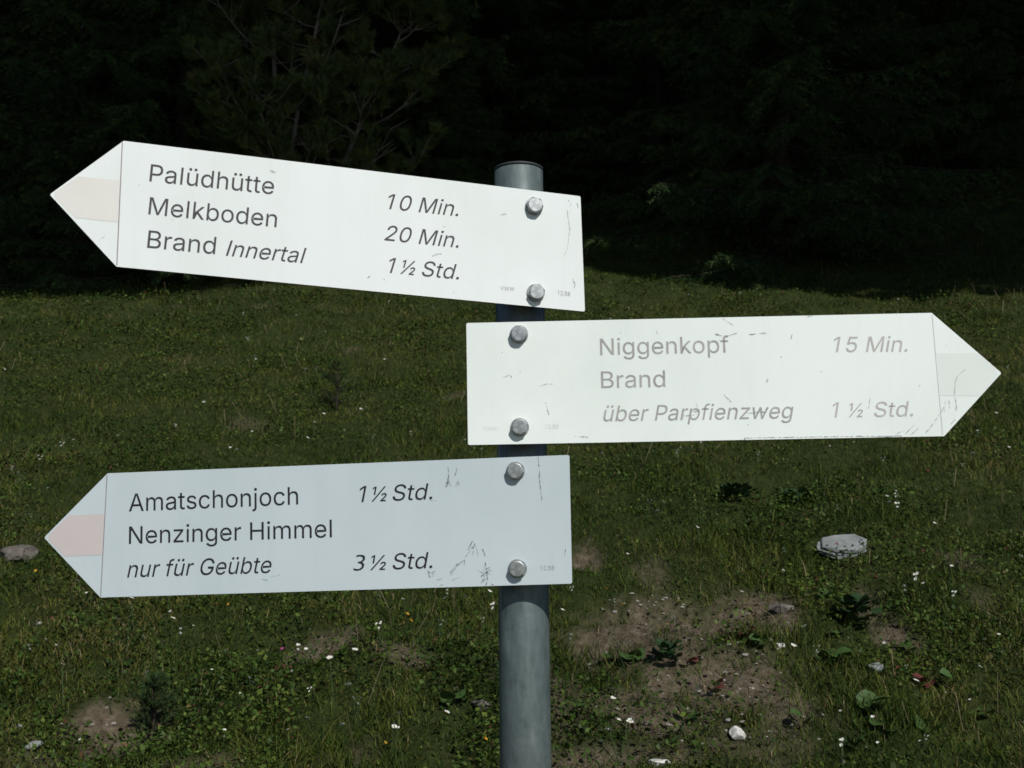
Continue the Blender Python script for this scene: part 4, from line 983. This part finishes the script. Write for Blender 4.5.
GREENS = [(0.0, (.014, .030, .005)), (0.35, (.042, .066, .010)), (0.6, (.077, .090, .016)), (0.8, (.112, .104, .024)), (0.93, (.13, .105, .044)), (1.0, (.18, .14, .075))]
m_grass = mat_tint('meadow_grass', GREENS, 0.6, 0.10)
m_leaf = mat_tint('herb_leaves', [(0.0, (.011, .026, .005)), (0.5, (.037, .067, .011)), (0.85, (.078, .112, .018)), (0.97, (.10, .075, .027)), (1.0, (.09, .03, .022))], 0.55, 0.14)


def make_grass():
    x, y, rs = scatter(700000, 2.0, 18.5, 1.5, 1)
    n = len(x)
    lush = fbm(x * 1.1, y * 1.1, 61, 4)
    tall = np.clip((fbm(x * 3.4, y * 3.4, 71, 3) - .52) * 5, 0, 1.5)
    h = (.014 + .024 * lush + .030 * tall) * rs.uniform(.45, 1.25, n) + (rs.rand(n) < .012) * rs.uniform(.01, .07, n)
    w = rs.uniform(.0007, .0017, n) * np.clip(y / 5.0, 1, 3) ** .55
    az = rs.uniform(0, 2 * np.pi, n); lean = rs.uniform(.2, 1.8, n) * h
    dx, dy = np.cos(az), np.sin(az)
    fa = az + np.pi / 2 + rs.normal(0, .5, n); sx, sy = np.cos(fa) * w, np.sin(fa) * w
    z = height(x, y) - .004
    mx_, my_, mz = x + dx * lean * .35, y + dy * lean * .35, z + h * .62
    tx, ty, tz = x + dx * lean, y + dy * lean, z + h
    V = np.stack([np.stack([x - sx, y - sy, z], 1), np.stack([x + sx, y + sy, z], 1),
                  np.stack([mx_ + sx * .8, my_ + sy * .8, mz], 1), np.stack([mx_ - sx * .8, my_ - sy * .8, mz], 1),
                  np.stack([tx + sx * .12, ty + sy * .12, tz], 1), np.stack([tx - sx * .12, ty - sy * .12, tz], 1)], 1).reshape(-1, 3)
    b0 = (np.arange(n) * 6)[:, None]
    Fq = np.concatenate([b0 + np.array([[0, 1, 2, 3]]), b0 + np.array([[3, 2, 4, 5]])], 0)
    dry = fbm(x * .8, y * .8, 91, 3)
    tint = np.clip(rs.normal(.36, .2, n) + (vnoise(x * 3.3, y * 3.3, 8) - .5) * .5 + (dry - .5) * .9 + (rs.rand(n) < .07) * .45, 0, 1)
    return np_mesh('grass', V, Fq, 4, {'tint': np.repeat(tint, 6)})


tag(link('grass', make_grass(), m_grass), 'short uneven dark green pasture grass covering the slope', 'grass', kind='stuff')


def make_leaves():
    x, y, rs = scatter(780000, 2.0, 17.5, 1.45, 2, 0.02)
    cl = fbm(x * 3.1, y * 3.1, 31, 4)
    k = rs.rand(len(x)) < np.clip((cl - .36) * 3.6, .10, 1)
    x, y, cl = x[k], y[k], cl[k]
    n = len(x)
    L = (.004 + .020 * rs.beta(1.2, 3.4, n)) * np.clip(y / 6, 1, 2.2) ** .8 * (.75 + .6 * cl)
    W = L * rs.uniform(.28, .48, n)
    az = rs.uniform(0, 2 * np.pi, n); pitch = rs.normal(.25, .5, n); roll = rs.normal(0, .5, n)
    d = np.stack([np.cos(az) * np.cos(pitch), np.sin(az) * np.cos(pitch), np.sin(pitch)], 1)
    s = np.stack([-np.sin(az) * np.cos(roll), np.cos(az) * np.cos(roll), np.sin(roll)], 1)
    lift = rs.beta(1.6, 1.6, n) * (.02 + .09 * np.clip((cl - .4) * 2.6, 0, 1))
    P = np.stack([x, y, height(x, y) + lift], 1)
    L = L[:, None]; W = W[:, None]
    V = np.stack([P, P + d * L * .45 + s * W, P + d * L, P + d * L * .45 - s * W], 1).reshape(-1, 3)
    tint = np.clip(rs.normal(.42, .2, n) + (vnoise(x * 5, y * 5, 5) - .5) * .5 + (rs.rand(n) < .02) * .5, 0, 1)
    return np_mesh('ground_cover', V, np.arange(n * 4).reshape(-1, 4), 4, {'tint': np.repeat(tint, 4)})


tag(link('ground_cover', make_leaves(), m_leaf), 'low clover-like leaves and small herbs among the grass', 'ground cover', kind='stuff')

m_straw = mat_tint('dry_stalks', [(0, (.07, .05, .028)), (.6, (.14, .11, .065)), (1, (.24, .20, .13))], 0.8, 0.05)


def make_stalks():
    x, y, rs = scatter(2600, 2.2, 13.5, 1.0, 9, 0.3)
    cl = fbm(x * .9, y * .9, 131, 3) + .25 * ((y > 9.5) & (x < -1.0))
    k = rs.rand(len(x)) < np.clip((cl - .45) * 4, .05, 1)
    x, y = x[k], y[k]; n = len(x)
    h = rs.uniform(.04, .13, n) * (1 + 1.2 * np.clip((y - 9) / 3, 0, 1)); w = rs.uniform(.0004, .0008, n) * np.clip(y / 4, 1, 1.7)
    az = rs.uniform(0, 2 * np.pi, n); ln = rs.uniform(.05, .7, n) * h
    z = height(x, y)
    V = np.stack([np.stack([x - w, y, z], 1), np.stack([x + w, y, z], 1), np.stack([x + w + np.cos(az) * ln, y + np.sin(az) * ln, z + h], 1), np.stack([x - w + np.cos(az) * ln, y + np.sin(az) * ln, z + h], 1)], 1).reshape(-1, 3)
    return np_mesh('dry_stalks', V, np.arange(n * 4).reshape(-1, 4), 4, {'tint': np.repeat(rs.rand(n), 4)})


tag(link('dry_stalks', make_stalks(), m_straw), 'thin straw-coloured dry grass stalks on the slope', 'dry grass', kind='stuff')

# ------------------------------------------------------------------ flowers
m_petal_w = mat_plain('white_petals', (.62, .63, .58), 0.7)
m_petal_y = mat_plain('yellow_petals', (.42, .21, .012), 0.7)
m_petal_p = mat_plain('magenta_petals', (.30, .04, .16), 0.7)
m_centre = mat_plain('flower_centre', (.40, .28, .03), 0.8)
m_stem = mat_plain('green_stem', (.03, .055, .014), 0.7)


def flower_mesh(name, petals, r, stem_h, seed, mat_p, cup=.25, heads=1):
    rs = random.Random(seed); bm = bmesh.new()
    for hd in range(heads):
        ox, oy = (0, 0) if heads == 1 else (rs.uniform(-1, 1) * r * 2.2, rs.uniform(-1, 1) * r * 2.2)
        hh = stem_h * rs.uniform(.75, 1.05) if hd else stem_h
        tilt = Matrix.Rotation(R(rs.uniform(10, 45)), 3, 'X') @ Matrix.Rotation(rs.uniform(0, 6), 3, 'Z')
        c = Vector((ox, oy, hh))
        for k in range(petals):
            a = 2 * math.pi * k / petals + rs.uniform(-.1, .1)
            d = Vector((math.cos(a), math.sin(a), 0)); s = Vector((-math.sin(a), math.cos(a), 0))
            wd = r * min(.6, 2.0 / petals); l = r * rs.uniform(.85, 1.1)
            pts = [d * r * .12 - s * wd * .3, d * l * .65 - s * wd + Vector((0, 0, cup * r * .6)), d * l + Vector((0, 0, cup * r)), d * l * .65 + s * wd + Vector((0, 0, cup * r * .6)), d * r * .12 + s * wd * .3]
            f = bm.faces.new([bm.verts.new(c + tilt @ p) for p in pts]); f.material_index = 0
        rc = r * .26
        vs = [bm.verts.new(c + tilt @ Vector((math.cos(a) * rc, math.sin(a) * rc, r * .08))) for a in [k * math.pi / 4 for k in range(8)]]
        top = bm.verts.new(c + tilt @ Vector((0, 0, r * .2)))
        for k in range(8):
            f = bm.faces.new((vs[k], vs[(k + 1) % 8], top)); f.material_index = 1
        w = .0011
        b0 = [bm.verts.new(Vector((ox * .2 + math.cos(a) * w, oy * .2 + math.sin(a) * w, -.01))) for a in (0, 2.1, 4.2)]
        b1 = [bm.verts.new(Vector((ox + math.cos(a) * w, oy + math.sin(a) * w, hh - r * .02))) for a in (0, 2.1, 4.2)]
        for k in range(3):
            f = bm.faces.new((b0[k], b0[(k + 1) % 3], b1[(k + 1) % 3], b1[k])); f.material_index = 2
    me = bm_mesh(name, bm)
    for m in (mat_p, m_centre, m_stem):
        me.materials.append(m)
    return me


FW = [flower_mesh('white_flower', p, r, h, s, m_petal_w, c, hd) for p, r, h, s, c, hd in ((12, .0095, .075, 1, .2, 1), (5, .0085, .06, 2, .3, 2), (9, .0105, .09, 3, .25, 1), (5, .006, .05, 4, .3, 3))]
FY = [flower_mesh('yellow_flower', p, r, h, s, m_petal_y, c, 1) for p, r, h, s, c in ((13, .0095, .07, 5, .35), (6, .008, .055, 6, .4))]
FP = [flower_mesh('magenta_flower', 11, .010, .06, 7, m_petal_p, .7, 1)]
frs = random.Random(12)


def put_flower(name, meshes, px, py, sc, label, cat, group):
    p = hit(px, py + 2)
    o = bpy.data.objects.new(name, frs.choice(meshes)); COL.objects.link(o)
    o.location = (p.x, p.y - .0, p.z); o.rotation_euler = (frs.uniform(-.15, .15), frs.uniform(-.15, .15), frs.uniform(0, 6.28))
    s = sc * frs.uniform((.6), 1.05); o.scale = (s, s, s * 1.45)
    tag(o, label, cat, group)
    return o


WHITE = [(833, 447), (838, 452), (832, 459), (679, 459), (901, 463), (893, 503), (899, 506), (888, 518), (900, 518), (893, 517), (649, 512), (663, 527), (701, 547), (936, 538),
         (123, 449), (251, 450), (309, 452), (315, 437), (309, 424), (345, 445), (368, 441), (372, 444), (359, 420), (458, 420), (467, 454), (384, 369), (305, 391), (82, 605), (86, 608), (74, 612),
         (170, 652), (175, 649), (160, 654), (134, 635), (25, 663), (357, 714), (365, 690), (292, 691), (395, 763), (389, 762), (251, 702), (462, 602), (480, 601), (490, 612), (496, 622), (483, 633),
         (20, 500), (22, 487), (35, 490), (5, 383), (12, 381), (612, 289), (640, 302), (690, 306), (702, 302), (742, 297), (758, 463), (575, 601), (600, 470), (722, 442), (975, 470), (985, 520),
         (430, 598), (445, 606), (470, 612), (400, 604), (455, 622), (488, 597), (440, 640), (18, 512), (28, 524), (10, 478), (40, 470), (60, 455), (560, 640), (566, 655), (330, 300), (378, 306)]
r2 = random.Random(31)
for k in range(110):
    WHITE.append((r2.choice((r2.uniform(0, 560), r2.uniform(560, 1024))), r2.choice((r2.uniform(300, 470), r2.uniform(560, 768)))))
for px, py in WHITE:
    put_flower('white_flower', FW, px, py, 1.0 if py > 420 else 1.15, 'small white wildflower standing in the meadow grass', 'flower', 'small white flowers in the meadow')
for k in range(90):
    put_flower('white_flower', FW, r2.uniform(0, 1024), r2.uniform(310, 768) if k % 3 else r2.uniform(590, 768), .6, 'small white wildflower standing in the meadow grass', 'flower', 'small white flowers in the meadow')
YELLOW = [(170, 364), (269, 322), (405, 317), (400, 371), (323, 377), (241, 427), (240, 435), (220, 355), (37, 586), (214, 625), (227, 617), (408, 637), (411, 641), (430, 645), (294, 734), (475, 593), (412, 598), (387, 760), (488, 761),
          (590, 480), (853, 560), (622, 615), (607, 608), (787, 647), (803, 668), (928, 717), (748, 745), (667, 635), (985, 290), (970, 280), (905, 300), (100, 310), (60, 340), (130, 395), (970, 300)]
for px, py in YELLOW:
    put_flower('yellow_flower', FY, px, py, .72, 'small orange-yellow wildflower standing in the meadow grass', 'flower', 'small yellow flowers in the meadow')
for px, py in ((278, 669), (152, 333), (914, 442)):
    put_flower('magenta_flower', FP, px, py, 1.0, 'small magenta flower head in the meadow grass', 'flower', 'magenta flowers in the meadow')

# ------------------------------------------------------------------ stones
m_lime = mat_noise('grey_limestone', [(0.3, (.12, .13, .13)), (0.5, (.20, .215, .21)), (0.75, (.26, .275, .265))], 9, 0.9, bump=0.35, bdist=0.006, spec=0.2)
m_brown = mat_noise('brown_grey_stone', [(0.3, (.06, .054, .047)), (0.55, (.12, .107, .092)), (0.75, (.21, .19, .165))], 20, 0.9, bump=0.7, bdist=0.01, spec=0.2)
m_chalk = mat_noise('white_stone', [(0.3, (.45, .44, .41)), (0.7, (.66, .65, .61))], 40, 0.9, bump=0.5, bdist=0.005)
m_peb = mat_noise('pale_pebble', [(0.3, (.14, .125, .105)), (0.7, (.36, .335, .30))], 60, 0.9)


def stone_mesh(name, seed, sx, sy, sz, mat, sub=3, layers=0.0, rough=.28):
    bm = bmesh.new()
    bmesh.ops.create_icosphere(bm, subdivisions=sub, radius=1)
    rs = np.random.RandomState(seed)
    planes = rs.normal(0, 1, (11, 3)); planes /= np.linalg.norm(planes, axis=1, keepdims=True); ds = rs.uniform(.55, .9, 11)
    for v in bm.verts:
        c = np.array(v.co)
        for p, d in zip(planes, ds):          # chop by random planes: angular faces
            e = c @ p - d
            if e > 0:
                c = c - p * e
        nse = float(fbm(c[0] * 3 + seed, c[1] * 3 + c[2] * 2.3, seed, 3)) - .5
        c = c * (1 + rough * nse)
        z = c[2] * sz
        if layers:
            z = z + layers * math.sin(z / layers * 1.4) * .35
            c[0] += .05 * math.sin(c[2] * 14 + seed); c[1] += .05 * math.sin(c[2] * 11)
        v.co = (c[0] * sx, c[1] * sy, z)
    me = bm_mesh(name, bm); me.materials.append(mat)
    return me


def put_stone(name, me, px, py, rz, label, cat, group=None, sink=0.0, tilt=(0, 0)):
    p = hit(px, py)
    o = bpy.data.objects.new(name, me); COL.objects.link(o)
    o.location = (p.x, p.y, p.z - sink); o.rotation_euler = (tilt[0], tilt[1], rz)
    return tag(o, label, cat, group)


def slab_mesh(name, seed, layers, mat):
    """cleaved limestone block: stacked irregular polygon slabs, each a little different, edges broken"""
    rs = np.random.RandomState(seed); bm = bmesh.new()
    base = [(-1.0, -.25), (-.72, .55), (-.15, .82), (.55, .72), (1.0, .18), (.82, -.42), (.2, -.78), (-.55, -.72)]
    z = 0.0
    for sx, sy, hh, ox in layers:
        lo, hi = [], []
        for x, y in base:
            jx, jy = rs.uniform(-.09, .09, 2)
            lo.append(bm.verts.new(((x + jx) * sx + ox, (y + jy) * sy, z + rs.uniform(-.002, .002))))
            jx, jy = jx + rs.uniform(-.05, .05), jy + rs.uniform(-.05, .05)
            hi.append(bm.verts.new(((x + jx) * sx * .96 + ox, (y + jy) * sy * .96, z + hh + rs.uniform(-.004, .004) + .010 * x)))
        n = len(base)
        for k in range(n):
            bm.faces.new((lo[k], hi[k], hi[(k + 1) % n], lo[(k + 1) % n]))
        bm.faces.new(hi[::-1]); bm.faces.new(lo)
        z += hh - .001
    bmesh.ops.recalc_face_normals(bm, faces=bm.faces)
    bmesh.ops.bevel(bm, geom=bm.edges[:], offset=.0015, segments=1, affect='EDGES')
    bmesh.ops.triangulate(bm, faces=bm.faces)
    bmesh.ops.subdivide_edges(bm, edges=bm.edges[:], cuts=2)
    for v in bm.verts:
        v.co += Vector(rs.normal(0, .0004, 3))
    me = bm_mesh(name, bm); me.materials.append(mat)
    return me


put_stone('rock', slab_mesh('rock', 4, ((.110, .085, .015, -.004), (.108, .082, .011, -.006), (.097, .08, .016, .003)), m_lime), 842, 550, .15, 'flat layered pale grey rock lying in the grass below the right-hand sign tip', 'rock', sink=.010, tilt=(R(24), R(2)))
put_stone('rock', stone_mesh('rock', 9, .078, .07, .05, m_brown, 4, .0, .3), 20, 555, .4, 'brownish grey rock in the grass at the left edge beside the lower sign tip', 'rock', sink=.006, tilt=(R(8), 0))
put_stone('stone', stone_mesh('stone', 12, .030, .026, .022, m_chalk), 737, 740, .4, 'bright white stone on bare ground at the bottom right', 'stone', sink=-.008)
put_stone('stone', stone_mesh('stone', 13, .019, .016, .014, m_chalk), 780, 648, 1.4, 'small white stone beside a yellow flower below the grey rock', 'stone', sink=-.006)
put_stone('stone', stone_mesh('stone', 14, .034, .026, .014, m_lime), 876, 670, .8, 'pale grey flat stone among broad green leaves at the lower right', 'stone', sink=-.003)
put_stone('stone', stone_mesh('stone', 15, .05, .035, .025, m_brown), 782, 612, .3, 'light brown stone on the bare soil in front of the grey rock', 'stone', sink=-.008)
put_stone('stone', stone_mesh('stone', 16, .03, .025, .012, m_chalk), 659, 767, .3, 'flat white stone at the bottom edge right of the post', 'stone', sink=-.004)
put_stone('stone', stone_mesh('stone', 18, .026, .02, .014, m_lime), 35, 752, .9, 'grey stone on bare soil in the bottom left corner', 'stone', sink=-.004)
put_stone('stone', stone_mesh('stone', 19, .035, .03, .018, m_brown), 482, 708, .9, 'dull brown stone in the grass just left of the post', 'stone', sink=-.004)
PEB = [stone_mesh('pebble', 20 + k, .010, .008, .005, m_peb, 2) for k in range(5)]
r3 = random.Random(8)
spots = [(r3.gauss(650, 26), r3.gauss(603, 7)) for k in range(45)] + [(r3.gauss(735, 60), r3.gauss(690, 40)) for k in range(130)] + \
        [(r3.gauss(640, 40), r3.gauss(700, 26)) for k in range(18)] + [(r3.gauss(112, 40), r3.gauss(738, 18)) for k in range(14)] + [(r3.gauss(325, 25), r3.gauss(648, 8)) for k in range(8)]
for k, (px, py) in enumerate(spots):
    o = put_stone('pebble', PEB[k % 5], px, min(py, 770), r3.uniform(0, 6), 'pale pebble lying on the bare soil of the slope', 'pebble', 'pale pebbles on the bare soil')
    s = r3.choice((.28, .35, .45, .6, .8, 1.15)) * r3.uniform(.7, 1.1); o.scale = (s, s, s)

# ------------------------------------------------------------------ broad-leaved plants and seedlings
m_broad = mat_noise('broad_leaf', [(0.3, (.030, .062, .016)), (0.7, (.052, .095, .024))], 40, 0.5, spec=0.25)
m_broadr = mat_noise('reddish_leaf', [(0.3, (.075, .020, .020)), (0.7, (.13, .04, .032))], 40, 0.5, spec=0.25)
m_darkherb = mat_noise('dark_herb_leaf', [(0.3, (.014, .034, .014)), (0.7, (.026, .054, .018))], 40, 0.55, spec=0.2)


def leaf_mesh(r, mat, seed, pointed=0.0):
    rs = random.Random(seed); bm = bmesh.new()
    c = bm.verts.new((0, 0, 0)); ring = []
    n = 18
    for k in range(n):
        a = 2 * math.pi * k / n
        rr_ = r * (1 + .07 * math.sin(a * 7 + seed) + rs.uniform(-.04, .04))
        x, y = math.cos(a) * rr_, math.sin(a) * rr_ * (1 - .35 * pointed)
        if abs(a - math.pi) < .2:
            x *= .55                      # notch at the stalk
        x += pointed * .35 * r * max(0, math.cos(a)) ** 3
        z = .16 * (x * x + y * y) / r + .10 * r * math.sin(2 * a + seed) - .12 * abs(y)
        ring.append(bm.verts.new((x + r * .8, y, z)))
    c.co = (r * .75, 0, -.03 * r)
    for k in range(n):
        bm.faces.new((c, ring[k], ring[(k + 1) % n]))
    me = bm_mesh('leaf', bm, True); me.materials.append(mat)
    return me


LEAVES = {m.name: [leaf_mesh(1.0, m, s, pt) for s, pt in ((1, 0), (2, .3), (3, .1))] for m in (m_broad, m_broadr, m_darkherb)}


def leafy(name, px, py, r, n, mat, label, cat, group=None, seed=0, rise=.03, steep=(8, 40), spread=.25):
    rs = random.Random(seed + int(px)); p = hit(px, py)
    t = empty(name, p, rs.uniform(0, 6.28)); tag(t, label, cat, group)
    for k in range(n):
        o = link('leaf', rs.choice(LEAVES[mat.name]), None, t)
        a = 2 * math.pi * k / n + rs.uniform(-.4, .4)
        s = r * rs.uniform(.7, 1.15); o.scale = (s, s, s)
        q = spread * rs.uniform(.3, 1.4)
        o.location = (math.cos(a) * r * q, math.sin(a) * r * q, rise * rs.uniform(.15, 1.2))
        o.rotation_euler = (rs.uniform(-.25, .25), -R(rs.uniform(*steep)), a)
    return t


GB = 'broad-leaved plants on the lower slope'
for k, (px, py, r, n) in enumerate(((634, 668, .026, 3), (612, 676, .024, 2), (840, 666, .026, 3), (875, 714, .030, 2), (931, 738, .026, 2), (886, 738, .024, 3), (979, 720, .024, 2), (826, 600, .02, 3),
                                    (824, 665, .020, 3), (451, 708, .026, 3), (700, 666, .02, 2), (760, 655, .02, 3), (905, 655, .02, 3), (800, 730, .02, 3), (690, 725, .018, 3), (860, 752, .024, 2), (670, 745, .018, 2),
                                    (950, 690, .02, 3), (840, 640, .018, 2), (575, 720, .02, 3))):
    leafy('broadleaf_plant', px, py, r, n, m_broad, 'small plant with rounded bright green leaves on the lower slope', 'plant', GB, seed=k)
for k, (px, py) in enumerate(((715, 697), (925, 692), (748, 640), (690, 668), (262, 683), (240, 678))):
    leafy('red_leaved_plant', px, py, .017, 3, m_broadr, 'small low plant with reddish leaves on the lower slope', 'plant', 'red-leaved plants on the lower slope', seed=k)
leafy('dark_herb', 856, 628, 0.021, 50, m_darkherb, 'dense dark green leafy tuft in front of bare soil below the grey rock', 'plant', seed=3, rise=.075, steep=(0, 45), spread=1.6)
leafy('dark_herb', 668, 668, 0.015, 42, m_darkherb, 'dark leafy tuft on the bare soil patch right of the post', 'plant', seed=9, rise=.05, steep=(0, 45), spread=1.6)
leafy('dark_herb', 800, 508, 0.025, 46, m_darkherb, 'dark leafy tuft in the hollow behind the grey rock', 'plant', seed=5, rise=.05, steep=(0, 45), spread=1.8)
leafy('dark_herb', 735, 500, 0.022, 46, m_darkherb, 'dark leafy tuft under the middle of the right-pointing sign', 'plant', seed=6, rise=.05, steep=(0, 45), spread=1.8)


def seedling(px, py, hgt, seed, label):
    rs = np.random.RandomState(seed); p = hit(px, py)
    t = empty('spruce_seedling', p, 0); tag(t, label, 'seedling')
    tb = Tubes(); tb.add([(0, 0, -.02), (.01, 0, hgt * .5), (0, .005, hgt)], [.006, .004, .002], 6)
    tris, tints = [], []
    for k in range(34):
        s = rs.uniform(.15, 1); az = rs.uniform(0, 6.28); l = hgt * (.55 * (1 - s) + .16) * rs.uniform(.7, 1.1)
        d = np.array([math.cos(az), math.sin(az), rs.uniform(.25, .8)]); d /= np.linalg.norm(d)
        b0 = np.array([0, 0, s * hgt]); tb.add(np.array([b0, b0 + d * l * .5, b0 + d * l]), [.003, .002, .001], 4)
        P = b0[None] + d[None] * (l * np.linspace(.2, 1, 9))[:, None]
        tr = needle_tris(P, np.repeat(d[None], 9, 0), rs, .02, .0016, 8)
        tris.append(tr); tints.append(np.full(len(tr) * 3, rs.uniform(.1, .6)))
    T = np.concatenate(tris).reshape(-1, 3)
    cm = np_mesh('crown', T, np.arange(len(T)).reshape(-1, 3), 3, {'tint': np.concatenate(tints)}); cm.materials.append(m_spruce)
    tm = tb.mesh('trunk'); tm.materials.append(m_bark)
    link('trunk', tm, None, t); link('crown', cm, None, t)


seedling(336, 412, .30, 1, 'tiny dark spruce seedling in the grass left of the middle sign')
seedling(150, 745, .17, 2, 'tiny dark spruce seedling beside bare soil at the bottom left')
